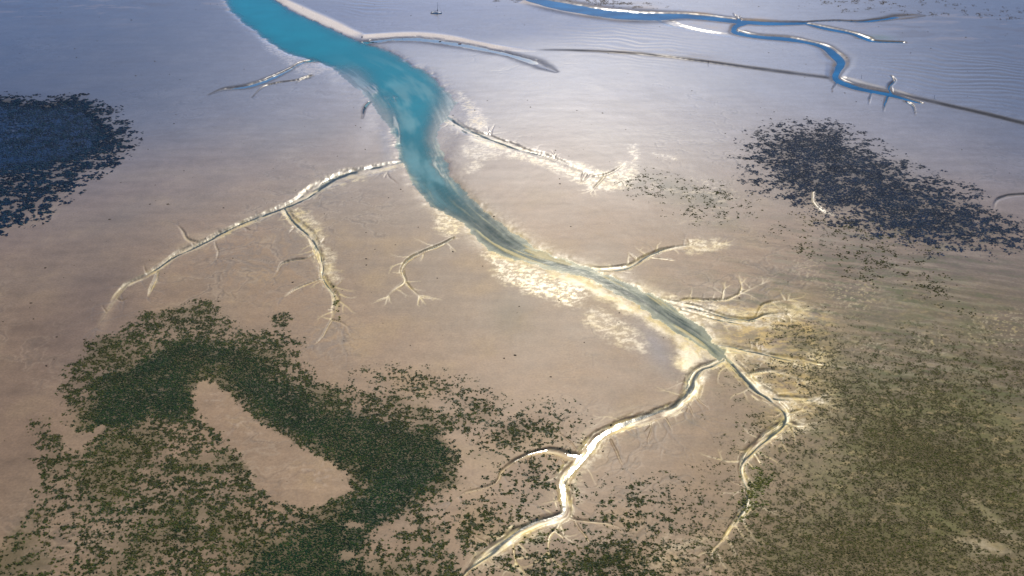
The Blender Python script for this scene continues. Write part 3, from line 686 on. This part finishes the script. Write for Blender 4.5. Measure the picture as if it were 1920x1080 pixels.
# wetness: 0 drained, 1 a skin of water
film = np.clip(.42 + .30 * big + .15 * streak, .05, 1)
film = film * (1 - .7 * tr * sstep(.05, .4, strk2))
film = np.maximum(film, .95 * np.clip(ell(850, 35, 260, 34) + ell(1480, 95, 250, 40), 0, 1))
film = np.clip(film * sstep(430, 760, FAR) + .08 + .6 * farm, 0, 1) * (1 - .85 * np.clip(far_rim, 0, 1)) * (1 - scarp_face)
film = film * (1 - white * .9) * (1 - np.clip(scarp_mud, 0, 1)) * (1 - .9 * np.clip(np.maximum(np.maximum(g1, g5), np.maximum(g6, g7)) * 1.4, 0, 1))
rough = np.full(N, .58, np.float32) + .06 * med
rough = rough - .24 * np.clip(pale, 0, 1) + .15 * white
for g in (g1, g5, g6): rough = rough + .1 * np.clip(g, 0, 1)
rough = np.clip(rough + .4 * scarp_face + .45 * far_rim, .25, .95)
frough = np.full(N, .27, np.float32) - .24 * np.clip(ell(850, 35, 300, 40) * 1.2, 0, 1) + .10 * sstep(700, 300, FAR)

# ------------------------------------------------------------------ materials
def material(name):
    m = bpy.data.materials.new(name); m.use_nodes = True
    nt = m.node_tree; nt.nodes.clear()
    out = nt.nodes.new('ShaderNodeOutputMaterial')
    return m, nt, out

def simple(name, rgb, rough=.5, var=.12, scale=3.0, metal=0.0, coat=0.0):
    m, nt, out = material(name)
    b = nt.nodes.new('ShaderNodeBsdfPrincipled')
    n = nt.nodes.new('ShaderNodeTexNoise'); n.inputs['Scale'].default_value = scale; n.inputs['Detail'].default_value = 4
    r = nt.nodes.new('ShaderNodeValToRGB')
    r.color_ramp.elements[0].color = tuple(max(c * (1 - var), 0) for c in rgb) + (1,)
    r.color_ramp.elements[1].color = tuple(min(c * (1 + var), 1) for c in rgb) + (1,)
    r.color_ramp.elements[0].position = .3; r.color_ramp.elements[1].position = .7
    tc = nt.nodes.new('ShaderNodeTexCoord')
    nt.links.new(tc.outputs['Object'], n.inputs['Vector'])
    nt.links.new(n.outputs['Fac'], r.inputs['Fac'])
    nt.links.new(r.outputs['Color'], b.inputs['Base Color'])
    b.inputs['Roughness'].default_value = rough; b.inputs['Metallic'].default_value = metal
    b.inputs['Coat Weight'].default_value = coat
    nt.links.new(b.outputs[0], out.inputs['Surface'])
    return m

def ground_material():
    m, nt, out = material('wet_sand')
    N_, L = nt.nodes, nt.links
    b = N_.new('ShaderNodeBsdfPrincipled')
    a = N_.new('ShaderNodeAttribute'); a.attribute_name = 'albedo'
    geo = N_.new('ShaderNodeNewGeometry')
    n1 = N_.new('ShaderNodeTexNoise'); n1.inputs['Scale'].default_value = .9; n1.inputs['Detail'].default_value = 6; n1.inputs['Roughness'].default_value = .65
    L.new(geo.outputs['Position'], n1.inputs['Vector'])
    mp = N_.new('ShaderNodeMapRange'); mp.inputs[1].default_value = .3; mp.inputs[2].default_value = .7; mp.inputs[3].default_value = .82; mp.inputs[4].default_value = 1.18
    L.new(n1.outputs['Fac'], mp.inputs[0])
    mu = N_.new('ShaderNodeVectorMath'); mu.operation = 'SCALE'
    L.new(a.outputs['Color'], mu.inputs[0]); L.new(mp.outputs[0], mu.inputs['Scale'])
    L.new(mu.outputs[0], b.inputs['Base Color'])
    for nm, inp in (('rough', 'Roughness'), ('film', 'Coat Weight'), ('film_rough', 'Coat Roughness')):
        t = N_.new('ShaderNodeAttribute'); t.attribute_name = nm
        L.new(t.outputs['Fac'], b.inputs[inp])
    b.inputs['IOR'].default_value = 1.28
    b.inputs['Coat IOR'].default_value = 1.42
    n2 = N_.new('ShaderNodeTexNoise'); n2.inputs['Scale'].default_value = .35; n2.inputs['Detail'].default_value = 5
    L.new(geo.outputs['Position'], n2.inputs['Vector'])
    bp = N_.new('ShaderNodeBump'); bp.inputs['Strength'].default_value = .25; bp.inputs['Distance'].default_value = .25
    L.new(n2.outputs['Fac'], bp.inputs['Height'])
    L.new(bp.outputs[0], b.inputs['Normal'])
    L.new(b.outputs[0], out.inputs['Surface'])
    return m

def water_material():
    m, nt, out = material('tidal_water')
    N_, L = nt.nodes, nt.links
    b = N_.new('ShaderNodeBsdfPrincipled')
    a = N_.new('ShaderNodeAttribute'); a.attribute_name = 'silt'
    o = N_.new('ShaderNodeAttribute'); o.attribute_name = 'murk'
    L.new(a.outputs['Color'], b.inputs['Base Color'])
    wr = N_.new('ShaderNodeAttribute'); wr.attribute_name = 'chop'
    L.new(wr.outputs['Fac'], b.inputs['Roughness'])
    b.inputs['IOR'].default_value = 1.33
    geo = N_.new('ShaderNodeNewGeometry')
    n2 = N_.new('ShaderNodeTexNoise'); n2.inputs['Scale'].default_value = .22; n2.inputs['Detail'].default_value = 6
    L.new(geo.outputs['Position'], n2.inputs['Vector'])
    bp = N_.new('ShaderNodeBump'); bp.inputs['Strength'].default_value = .30; bp.inputs['Distance'].default_value = .28
    L.new(n2.outputs['Fac'], bp.inputs['Height']); L.new(bp.outputs[0], b.inputs['Normal'])
    # the clear part lets the bed show through a glossy skin
    clear = N_.new('ShaderNodeBsdfTransparent'); clear.inputs[0].default_value = (.93, .97, .955, 1)
    gl = N_.new('ShaderNodeBsdfGlossy'); L.new(wr.outputs['Fac'], gl.inputs['Roughness'])
    L.new(bp.outputs[0], gl.inputs['Normal'])
    fr = N_.new('ShaderNodeFresnel'); fr.inputs['IOR'].default_value = 1.33
    thin = N_.new('ShaderNodeMixShader')
    front = N_.new('ShaderNodeMath'); front.operation = 'MULTIPLY_ADD'      # light coming up from the bed is not mirrored back down
    front.inputs[1].default_value = -1; front.inputs[2].default_value = 1
    L.new(geo.outputs['Backfacing'], front.inputs[0])
    fm = N_.new('ShaderNodeMath'); fm.operation = 'MULTIPLY'
    L.new(fr.outputs[0], fm.inputs[0]); L.new(front.outputs[0], fm.inputs[1])
    L.new(fm.outputs[0], thin.inputs[0]); L.new(clear.outputs[0], thin.inputs[1]); L.new(gl.outputs[0], thin.inputs[2])
    mx = N_.new('ShaderNodeMixShader')
    L.new(o.outputs['Fac'], mx.inputs[0]); L.new(thin.outputs[0], mx.inputs[1]); L.new(b.outputs[0], mx.inputs[2])
    L.new(mx.outputs[0], out.inputs['Surface'])
    return m

def leaf_material():
    m, nt, out = material('seagrass_leaf')
    N_, L = nt.nodes, nt.links
    b = N_.new('ShaderNodeBsdfPrincipled')
    a = N_.new('ShaderNodeAttribute'); a.attribute_name = 'leaf'
    L.new(a.outputs['Color'], b.inputs['Base Color'])
    b.inputs['Roughness'].default_value = .7
    b.inputs['IOR'].default_value = 1.2
    L.new(b.outputs[0], out.inputs['Surface'])
    return m

SAND, WATER, LEAF = ground_material(), water_material(), leaf_material()

# ------------------------------------------------------------------ mesh builders
def add_attr(me, name, arr, kind='FLOAT'):
    at_ = me.attributes.new(name, kind, 'POINT')
    if kind == 'FLOAT':
        at_.data.foreach_set('value', np.ascontiguousarray(arr, np.float32))
    else:
        c = np.ones((len(arr), 4), np.float32); c[:, :3] = arr
        at_.data.foreach_set('color', c.ravel())

def mesh_from(name, co, faces, mat, smooth=True):
    k = faces.shape[1]
    me = bpy.data.meshes.new(name)
    me.vertices.add(len(co)); me.vertices.foreach_set('co', np.ascontiguousarray(co, np.float32).ravel())
    me.loops.add(faces.size); me.loops.foreach_set('vertex_index', np.ascontiguousarray(faces, np.int32).ravel())
    me.polygons.add(len(faces)); me.polygons.foreach_set('loop_start', np.arange(0, faces.size, k, dtype=np.int32))
    me.polygons.foreach_set('use_smooth', np.full(len(faces), smooth, bool))
    me.update(calc_edges=True)
    me.materials.append(mat)
    o = bpy.data.objects.new(name, me); COL.objects.link(o)
    return o

jj = np.arange(NT); jn = (jj + 1) % NT
i0 = IDX[:-1][:, jj]; i1 = IDX[:-1][:, jn]; i2 = IDX[1:][:, jn]; i3 = IDX[1:][:, jj]
QUADS = np.stack([i0.ravel(), i1.ravel(), i2.ravel(), i3.ravel()], -1)
co = np.stack([X, Y, z], -1)
# cap the centre with a fan
cap = np.stack([np.full(NT, N), IDX[0][jj], IDX[0][jn], IDX[0][jn]], -1)
ground = mesh_from('sand_flat', np.vstack([co, [[0, 0, 0]]]), QUADS, SAND)
def ext(a): return np.concatenate([a, a[:1]])
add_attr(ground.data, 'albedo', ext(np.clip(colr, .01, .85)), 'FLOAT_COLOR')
add_attr(ground.data, 'rough', ext(rough)); add_attr(ground.data, 'film', ext(film)); add_attr(ground.data, 'film_rough', ext(frough))
tag(ground, 'wide wet sand and mud flat drained by the tide', 'ground', kind='structure')

def water(name, owner, label, colour_fn, k, chop=lambda u: np.full(len(u), .3)):
    zz = z; qz = zz[QUADS]
    own = (water_owner[QUADS] == owner).any(1)
    f = QUADS[(qz.min(1) < LEVEL + .01) & own & FINEF[QUADS].all(1)]
    if len(f) == 0: return
    u, inv = np.unique(f, return_inverse=True)
    depth = np.maximum(LEVEL - zz[u], 0)
    c = np.stack([X[u], Y[u], np.full(len(u), LEVEL)], -1)
    o = mesh_from(name, c, inv.reshape(-1, 4), WATER)
    add_attr(o.data, 'murk', 1 - np.exp(-depth * k(u)))
    add_attr(o.data, 'silt', colour_fn(u), 'FLOAT_COLOR')
    add_attr(o.data, 'chop', chop(u))
    tag(o, label, 'water', kind='structure')
    return o

def river_col(u):
    c = np.tile(np.array([.004, .225, .265], np.float32), (len(u), 1))
    c = mix(c, (.018, .17, .18), sstep(.26, .40, rfrac[u]))
    c = mix(c, (.15, .36, .36), .85 * sstep(.05, .55, fbm(along[u] / 70, across[u] / 16, 4, 28) + .25) * sstep(.10, .25, rfrac[u]))
    c = mix(c, (.012, .060, .036), sstep(.42, .56, rfrac[u]))
    return c * (1 + .15 * med[u])[:, None]
water('river_water', 1, 'turquoise tidal river running from the top edge into the narrow green reach', river_col, lambda u: 2.4 - 1.6 * lower[u], lambda u: .20 - .06 * lower[u])
water('far_creek_water', 2, 'blue winding creek far off at the upper right', lambda u: np.tile(np.array([.010, .12, .26], np.float32), (len(u), 1)) * (1 + .5 * fbm(X[u] / 30, Y[u] / 12, 3, 29))[:, None], lambda u: 6.0, lambda u: np.full(len(u), .2))
water('bar_creek_water', 3, 'thin blue creeks joining the river beside the pale bar', lambda u: np.tile(np.array([.05, .20, .38], np.float32), (len(u), 1)), lambda u: 5.0)
water('creek_water', 4, 'shallow threads of water in the half drained creeks', lambda u: np.tile(np.array([.055, .080, .078], np.float32), (len(u), 1)), lambda u: 8.0, lambda u: np.full(len(u), .13))
water('flooded_bed_water', 5, 'dark blue standing water over the seagrass bed at the left edge', lambda u: np.tile(np.array([.001, .022, .070], np.float32), (len(u), 1)), lambda u: 4.0)

# ------------------------------------------------------------------ seagrass: tufts of low leaves
def tuft(seed, lobes=5):
    r = np.random.default_rng(seed)
    v = [(0, 0, 1.0)]
    f = []
    ang = np.linspace(0, 2 * np.pi, lobes, endpoint=False) + r.uniform(-.3, .3, lobes)
    for a in ang:
        q = r.uniform(.30, .62); v.append((math.cos(a) * q, math.sin(a) * q, r.uniform(.45, 1.15)))
    for a in ang:
        q = r.uniform(.55, 1.35); b = a + r.uniform(-.25, .25)
        v.append((math.cos(b) * q, math.sin(b) * q, r.uniform(-.25, .12)))
    for k in range(lobes):
        n = (k + 1) % lobes
        f.append((0, 1 + k, 1 + n))
        f.append((1 + k, 1 + lobes + k, 1 + n)); f.append((1 + n, 1 + lobes + k, 1 + lobes + n))
    return np.array(v, np.float32), np.array(f, np.int32)
TUFTS = [tuft(s) for s in range(6)]

area = np.zeros(len(QUADS), np.float32)
qx = X[QUADS]; qy = Y[QUADS]
area = np.abs((qx[:, 2] - qx[:, 0]) * (qy[:, 3] - qy[:, 1]) - (qx[:, 3] - qx[:, 1]) * (qy[:, 2] - qy[:, 0])) / 2
QF = FINEF[QUADS].all(1)

def meadow(name, label, cov, per_m2, size, palette, height=.5, stretch=(1.0, 1.6), flow=0.0, cat='seagrass', limit=90000, second=None, share=None):
    w = cov[QUADS].mean(1) * area * QF
    total = int(min(w.sum() * per_m2, limit))
    if total < 5: return None
    q = rng.choice(len(QUADS), total, p=(w / w.sum()).astype(np.float64) / (w / w.sum()).astype(np.float64).sum())
    a, b = rng.random(total)[:, None], rng.random(total)[:, None]
    P = co[QUADS[q]]
    pos = P[:, 0] * (1 - a) * (1 - b) + P[:, 1] * a * (1 - b) + P[:, 2] * a * b + P[:, 3] * (1 - a) * b
    sz = size[0] * .62 + (size[1] * 1.65 - size[0] * .62) * rng.random(total) ** 3.0
    st = rng.uniform(*stretch, total)
    ang = flow + rng.normal(0, .55, total)
    pal = np.array(palette, np.float32)
    ci = rng.random(total) * (len(pal) - 1); c0 = ci.astype(int); t = (ci - c0)[:, None]
    patch = fbm(pos[:, 0] / 14, pos[:, 1] / 14, 3, 300)
    cc = (pal[c0] * (1 - t) + pal[np.minimum(c0 + 1, len(pal) - 1)] * t) * (1 + .35 * patch + rng.normal(0, .18, total))[:, None]
    if second is not None:
        p2 = np.array(second, np.float32); c2 = p2[rng.integers(0, len(p2), total)] * (1 + .35 * patch + rng.normal(0, .18, total))[:, None]
        pick = (rng.random(total) < share[QUADS[q][:, 0]])[:, None]
        cc = np.where(pick, c2, cc)
    kind = rng.integers(0, len(TUFTS), total)
    VV, FF, CC = [], [], []
    base = 0
    for k, (tv, tf) in enumerate(TUFTS):
        s = np.where(kind == k)[0]
        if not len(s): continue
        lx = tv[None, :, 0] * (sz[s] * st[s])[:, None]; ly = tv[None, :, 1] * (sz[s] / np.sqrt(st[s]))[:, None]
        lz = tv[None, :, 2] * (sz[s] * height)[:, None]
        ca, sa = np.cos(ang[s])[:, None], np.sin(ang[s])[:, None]
        v = np.stack([lx * ca - ly * sa + pos[s, 0:1], lx * sa + ly * ca + pos[s, 1:2], lz + pos[s, 2:3]], -1)
        VV.append(v.reshape(-1, 3))
        FF.append((tf[None] + (np.arange(len(s)) * len(tv))[:, None, None] + base).reshape(-1, 3))
        CC.append(np.repeat(cc[s], len(tv), 0))
        base += len(s) * len(tv)
    o = mesh_from(name, np.vstack(VV), np.vstack(FF), LEAF, smooth=False)
    add_attr(o.data, 'leaf', np.clip(np.vstack(CC), .003, .6), 'FLOAT_COLOR')
    tag(o, label, cat, kind='stuff')
    print(name, total)
    return o

GREEN = [(.002, .016, .008), (.004, .028, .012), (.012, .046, .013), (.050, .080, .014)]
OLIVE = [(.012, .020, .004), (.045, .052, .009), (.100, .092, .018), (.050, .072, .011)]
BLUE = [(.001, .020, .050), (.002, .032, .075), (.006, .045, .060)]  # blue is sky reflected by wet leaves, painted into their colour
SLATE = [(.002, .016, .044), (.004, .027, .070), (.016, .036, .044)]  # sky reflection painted into the leaf colour here as well
ALGAE = [(.06, .075, .015), (.14, .15, .03), (.25, .23, .06)]
meadow('seagrass_meadow', 'dark green seagrass meadow round the bare sand tongue at lower left', c1, 19.0, (.11, .25), GREEN, height=.38, flow=-.35, limit=460000, second=OLIVE, share=np.clip(.85 - sstep(-6, 8, sdc) * .8 - .4 * ell(560, 1040, 90, 60) + .25 * fbm(X / 30, Y / 30, 3, 310), 0, 1))
meadow('seagrass_meadow', 'olive speckled seagrass sheet covering the lower right corner', c5, 13.0, (.11, .21), OLIVE, height=.34, flow=-.45, limit=330000)
meadow('seagrass_meadow', 'dark blue grey seagrass bed at the right below the far creek', c6, 8.0, (.16, .40), SLATE, height=.35, flow=-.3)
meadow('seagrass_meadow', 'deep blue flooded seagrass bed at the left edge', c7, 9.0, (.20, .52), BLUE, height=.46, limit=150000, flow=.1)
meadow('seagrass_meadow', 'thin green seagrass streaks across the brown flat at right', c8, 4.0, (.15, .34), OLIVE, flow=-.2)
meadow('algae_mat', 'bright olive algae growing in the heads of the drained creeks', cA, 6.0, (.18, .36), ALGAE, cat='algae')

# ------------------------------------------------------------------ things on the flat
def obj(name, bm, mat, parent=None, smooth=False):
    me = bpy.data.meshes.new(name)
    bmesh.ops.recalc_face_normals(bm, faces=bm.faces)
    bm.to_mesh(me); bm.free()
    if smooth:
        for p in me.polygons: p.use_smooth = True
    me.materials.append(mat)
    o = bpy.data.objects.new(name, me); COL.objects.link(o)
    if parent: o.parent = parent
    return o

def empty(name, loc, rz=0.0):
    o = bpy.data.objects.new(name, None); COL.objects.link(o)
    o.location = loc; o.rotation_euler = (0, 0, rz); o.empty_display_size = .3
    return o

def tube(bm, pts, radii, n=10):
    rings = []
    for k, p in enumerate(pts):
        p = Vector(p)
        d = (Vector(pts[min(k + 1, len(pts) - 1)]) - Vector(pts[max(k - 1, 0)])).normalized()
        a = d.orthogonal().normalized(); b = d.cross(a)
        r = radii[k] if hasattr(radii, '__len__') else radii
        rings.append([bm.verts.new(p + (a * math.cos(t) + b * math.sin(t)) * r) for t in [2 * math.pi * i / n for i in range(n)]])
    for q in range(len(rings) - 1):
        for i in range(n):
            bm.faces.new((rings[q][i], rings[q][(i + 1) % n], rings[q + 1][(i + 1) % n], rings[q + 1][i]))
    bm.faces.new(rings[0][::-1]); bm.faces.new(rings[-1])
    return bm

def loft(bm, sections, close_ends=True, loop=True):
    rows = [[bm.verts.new(p) for p in s] for s in sections]
    n = len(rows[0])
    for q in range(len(rows) - 1):
        for i in range(n if loop else n - 1):
            j = (i + 1) % n
            bm.faces.new((rows[q][i], rows[q][j], rows[q + 1][j], rows[q + 1][i]))
    if close_ends:
        bm.faces.new(rows[0][::-1]); bm.faces.new(rows[-1])
    return bm

WHITE = simple('gelcoat_white', (.80, .79, .74), .25, .04, 1.5, coat=.5)
DECK = simple('deck_cream', (.72, .70, .60), .55, .05, 4)
NAVY = simple('navy_canvas', (.010, .025, .055), .7, .2, 3)
DARK = simple('dark_rubber', (.02, .018, .03), .5, .2, 5)
ALU = simple('mast_alloy', (.12, .15, .18), .4, .08, 2, metal=.6)
GLASS = simple('tinted_window', (.02, .03, .04), .12, .05, 2)
STRIPE = simple('olive_boot_stripe', (.10, .09, .035), .4, .1, 3)
RUST = simple('antifoul_red', (.14, .045, .05), .6, .15, 4)
RED = simple('faded_red_hull', (.42, .06, .035), .45, .12, 4)
WOOD = simple('weathered_wood', (.07, .055, .04), .8, .25, 6)
PALEW = simple('bleached_wood', (.52, .50, .46), .75, .15, 6)

def ground_z(p):
    """height of the flat at a world point"""
    r = math.hypot(p[0], p[1]); t = math.atan2(p[0], p[1])
    return float(z[IDX[min(np.searchsorted(RR, r), NR - 1), min(np.searchsorted(th_f, t), NTF - 1)]])

# --- sailing boat aground on the wet flat
p = at(819.5, 25.2)
boat = tag(empty('sailing_boat', (p[0], p[1], ground_z(p) - .45), math.radians(-6)),
           'white sailing boat with dark mast standing on the wet flat near the top edge', 'sailboat')
LB = 8.6
def hull_half(t):            # t 0 stern .. 1 bow
    return 1.32 * (0.80 + .32 * math.sin(math.pi * min(t * .85 + .12, 1))) * (1 - max(0, (t - .45) / .55) ** 2.4) + .02
def sheer(t): return 1.25 + .28 * (t - .35) ** 2 * 2
def section(t, top, k0, k1, n=7, out=0.0):
    """half-hull cross-section from height share k0 to k1, both sides"""
    b = hull_half(t) + out; h = sheer(t)
    x = (t - .5) * LB + (t > .9) * (t - .9) * 2
    pr = []
    for i in range(n + 1):
        k = k0 + (k1 - k0) * i / n
        w = b * (1 - (1 - min(k, 1)) ** 2.6) ** .55
        pr.append((x, w, k * h))
    return [(q[0], q[1], q[2]) for q in pr[::-1]] + [(q[0], -q[1], q[2]) for q in pr]
ts = [i / 16 for i in range(17)]
bm = bmesh.new(); loft(bm, [section(t, 1, 0.0, 1.0) for t in ts]); obj('hull', bm, WHITE, boat, True)
bm = bmesh.new()
for sg in (1, -1):
    rows = []
    for t in ts[:-1]:
        h = sheer(t); x = (t - .5) * LB + (t > .9) * (t - .9) * 2
        prof = []
        for k in (.14, .19, .24):
            w = (hull_half(t)) * (1 - (1 - k) ** 2.6) ** .55 + .012
            prof.append((x, sg * w, k * h))
        rows.append(prof)
    loft(bm, rows, False, False)
obj('boot_stripe', bm, STRIPE, boat)
bm = bmesh.new()
loft(bm, [[((t - .5) * LB, hull_half(t) * .96, sheer(t) + .01), ((t - .5) * LB, 0, sheer(t) + .06), ((t - .5) * LB, -hull_half(t) * .96, sheer(t) + .01), ((t - .5) * LB, 0, sheer(t) - .10)] for t in ts])
obj('deck', bm, DECK, boat)
cab = bmesh.new()
def cabsec(x, w, h, z0): return [(x, w, z0), (x, w * .82, z0 + h * .8), (x, w * .5, z0 + h), (x, -w * .5, z0 + h), (x, -w * .82, z0 + h * .8), (x, -w, z0)]
loft(cab, [cabsec(-1.4, .92, .52, 1.25), cabsec(-1.2, .95, .55, 1.25), cabsec(.6, .88, .48, 1.25), cabsec(1.6, .62, .36, 1.3), cabsec(2.2, .40, .12, 1.33)])
cabin = obj('cabin', cab, WHITE, boat)
for sg in (1, -1):
    for x0, x1 in ((-1.0, -.25), (-.05, .6)):
        bm = bmesh.new()
        w0, w1 = .945, .91
        loft(bm, [[(x, sg * (w - .02), 1.40), (x, sg * (w + .015), 1.40), (x, sg * (w * .9 + .015), 1.62), (x, sg * (w * .9 - .02), 1.62)] for x, w in ((x0, w0), (x1, w1))])
        obj('window', bm, GLASS, cabin)
bm = bmesh.new(); loft(bm, [[(-3.9, .75, 1.30), (-3.9, .75, 1.55), (-3.9, .62, 1.55), (-3.9, .62, 1.30)], [(-1.45, .8, 1.30), (-1.45, .8, 1.58), (-1.45, .66, 1.58), (-1.45, .66, 1.30)]])
loft(bm, [[(-3.9, -.75, 1.30), (-3.9, -.75, 1.55), (-3.9, -.62, 1.55), (-3.9, -.62, 1.30)], [(-1.45, -.8, 1.30), (-1.45, -.8, 1.58), (-1.45, -.66, 1.58), (-1.45, -.66, 1.30)]])
obj('cockpit_coaming', bm, DECK, boat)
bm = bmesh.new(); tube(bm, [(.7, 0, 1.3), (.7, 0, 6), (.62, 0, 10.6)], [.11, .10, .06])
mast = obj('mast', bm, ALU, boat, True)
bm = bmesh.new(); tube(bm, [(.7, -.9, 6.4), (.7, .9, 6.4)], .04, 6); obj('spreader', bm, ALU, mast)
bm = bmesh.new(); tube(bm, [(.6, 0, 2.25), (-2.9, 0, 2.3)], .07, 8); obj('boom', bm, ALU, boat)
bm = bmesh.new(); tube(bm, [(.66, 0, 4.6), (.62, 0, 3.6), (.55, .02, 2.9), (.2, 0, 2.55), (-1.4, 0, 2.48), (-2.7, 0, 2.42)], [.16, .26, .34, .30, .22, .10], 10)
obj('furled_sail', bm, NAVY, boat, True)
bm = bmesh.new(); tube(bm, [(.62, 0, 10.4), (4.35, 0, 1.72)], .035, 6); obj('forestay', bm, ALU, boat)
bm = bmesh.new(); tube(bm, [(.62, 0, 10.4), (-4.2, 0, 1.5)], .02, 6); obj('backstay', bm, ALU, boat)
for sg in (1, -1):
    bm = bmesh.new(); tube(bm, [(.62, 0, 10.2), (.7, sg * .9, 6.4), (.5, sg * 1.25, 1.35)], .018, 6); obj('shroud', bm, ALU, boat)
bm = bmesh.new(); loft(bm, [[(-4.35, .05, 1.2), (-4.35, -.05, 1.2), (-4.8, -.03, 1.2), (-4.8, .03, 1.2)], [(-4.3, .05, .1), (-4.3, -.05, .1), (-4.85, -.03, .02), (-4.85, .03, .02)]]); obj('rudder', bm, RUST, boat)
bm = bmesh.new(); tube(bm, [(-4.75, .55, 2.0), (-4.75, .55, 1.75), (-4.75, .55, 1.35)], [.2, .32, .22], 10); tube(bm, [(-4.75, .55, 1.4), (-4.8, .55, .55)], [.1, .08], 8)
obj('outboard_motor', bm, DARK, boat, True)
bm = bmesh.new(); tube(bm, [(3.3, .7, 1.5), (3.5, .68, 2.1), (4.5, 0, 2.2), (3.5, -.68, 2.1), (3.3, -.7, 1.5)], .03, 6); obj('bow_rail', bm, ALU, boat)

# --- small open boats, a buoy and stakes
def dinghy(px, py, rz, length, mat, label, group=None):
    p = at(px, py)
    t0 = tag(empty('dinghy', (p[0], p[1], max(ground_z(p), LEVEL) - .03), rz), label, 'dinghy')
    def sec(t, o, zl):
        w = length * .21 * (1 - max(0, (t - .4) / .6) ** 2.2) * (.85 + .15 * math.sin(math.pi * t)) + .02
        x = (t - .5) * length; h = .42 + .14 * t * t
        w -= o
        return [(x, w, h), (x, w * .8, h * .4 + zl), (x, w * .35, zl), (x, -w * .35, zl), (x, -w * .8, h * .4 + zl), (x, -w, h)]
    bm = bmesh.new()
    tl = [i / 9 for i in range(10)]
    outer = [[bm.verts.new(q) for q in sec(t, 0, 0)] for t in tl]
    inner = [[bm.verts.new(q) for q in sec(min(max(t, .04), .95), .05, .06)] for t in tl]
    for rows in (outer, inner):
        for a, b in zip(rows, rows[1:]):
            for i in range(5): bm.faces.new((a[i], a[i + 1], b[i + 1], b[i]))
    for k in range(9):
        for e in (0, 5): bm.faces.new((outer[k][e], outer[k + 1][e], inner[k + 1][e], inner[k][e]))
    for e in (0, 9):
        for i in range(5): bm.faces.new((outer[e][i], outer[e][i + 1], inner[e][i + 1], inner[e][i]))
    obj('hull', bm, mat, t0)
    for x in (-.22, .12):
        bm = bmesh.new(); w = length * .19
        loft(bm, [[(x * length - .1, w, .30), (x * length + .1, w, .30), (x * length + .1, w, .34), (x * length - .1, w, .34)], [(x * length - .1, -w, .30), (x * length + .1, -w, .30), (x * length + .1, -w, .34), (x * length - .1, -w, .34)]])
        obj('thwart', bm, WOOD, t0)
    return t0
dinghy(862.0, 81.3, math.radians(-8), 2.7, RED, 'small red dinghy lying in the thin blue creek under the pale sand bar')
dinghy(825.0, 76.8, math.radians(12), 2.0, DARK, 'small dark dinghy lying in the thin blue creek left of the red dinghy')

def buoy(px, py, r, mat, label):
    p = at(px, py)
    t0 = tag(empty('mooring_buoy', (p[0], p[1], max(ground_z(p), LEVEL) - .05)), label, 'buoy')
    bm = bmesh.new(); bmesh.ops.create_uvsphere(bm, u_segments=14, v_segments=8, radius=r)
    for v in bm.verts: v.co.z = v.co.z * .9 + r * .85
    obj('float', bm, mat, t0, True)
    bm = bmesh.new(); tube(bm, [(0, 0, r * 1.6), (0, 0, r * 2.5)], r * .16, 8); bmesh.ops.create_cone(bm, cap_ends=True, segments=10, radius1=r * .3, radius2=.02, depth=r * .6, matrix=Matrix.Translation((0, 0, r * 2.7)))
    obj('topmark', bm, mat, t0)
buoy(679.0, 70.6, .55, NAVY, 'dark mooring buoy at the tip of the pale bar beside the turquoise river')
buoy(808.3, 25.4, .5, DARK, 'small dark mooring buoy on the wet flat behind the stern of the sailing boat')

def stake(px, py, h, mat, label):
    p = at(px, py)
    t0 = tag(empty('stake', (p[0], p[1], ground_z(p) - .2), random.uniform(0, 6)), label, 'stake', 'stakes on the flat')
    bm = bmesh.new(); tube(bm, [(0, 0, 0), (.03, 0, h * .5), (.10, .02, h)], [.16, .13, .10], 8); obj('post', bm, mat, t0)
    bm = bmesh.new(); tube(bm, [(-.35, 0, h * .86), (.5, .05, h * .9)], .06, 6); obj('crosspiece', bm, mat, t0)
stake(1327.5, 121.5, 3.6, WOOD, 'dark wooden stake on the brown bank of the far creek')
stake(1614.5, 147.5, 2.8, PALEW, 'bleached pale stake on the flat right of the far creek bend')
stake(1751.0, 186.0, 2.8, PALEW, 'bleached pale stake beside the long dark bank at the upper right')
stake(754.5, 71.5, 1.6, PALEW, 'short pale stake on the white sand bar left of the dinghies')
cM = np.clip(.8 * ell(1150, 3, 60, 6, 5) + .5 * ell(958, 0, 22, 4) + .10 * ell(1720, 12, 220, 14, 4) + .08 * ell(1560, 12, 70, 10), 0, 1)
meadow('mussel_bed', 'dark mussel and weed beds scattered along the top edge of the flat', coverage(cM, 9.0, 160), 3.0, (.14, .42), [(.015, .013, .014), (.035, .03, .025), (.05, .035, .022)], flow=0, height=.3, cat='mussel bed')

cW = np.where(FINEF & (creek_any < .1) & ~river_in & (np.maximum(np.maximum(g1, g5), g6) < .2), np.clip(.5 + .8 * w_n, 0, 1), 0).astype(np.float32)
meadow('drift_weed', 'tiny dark scraps of drift weed strewn thinly over the bare flat', cW, .004, (.12, .38), [(.02, .018, .012), (.05, .04, .022)], cat='weed')
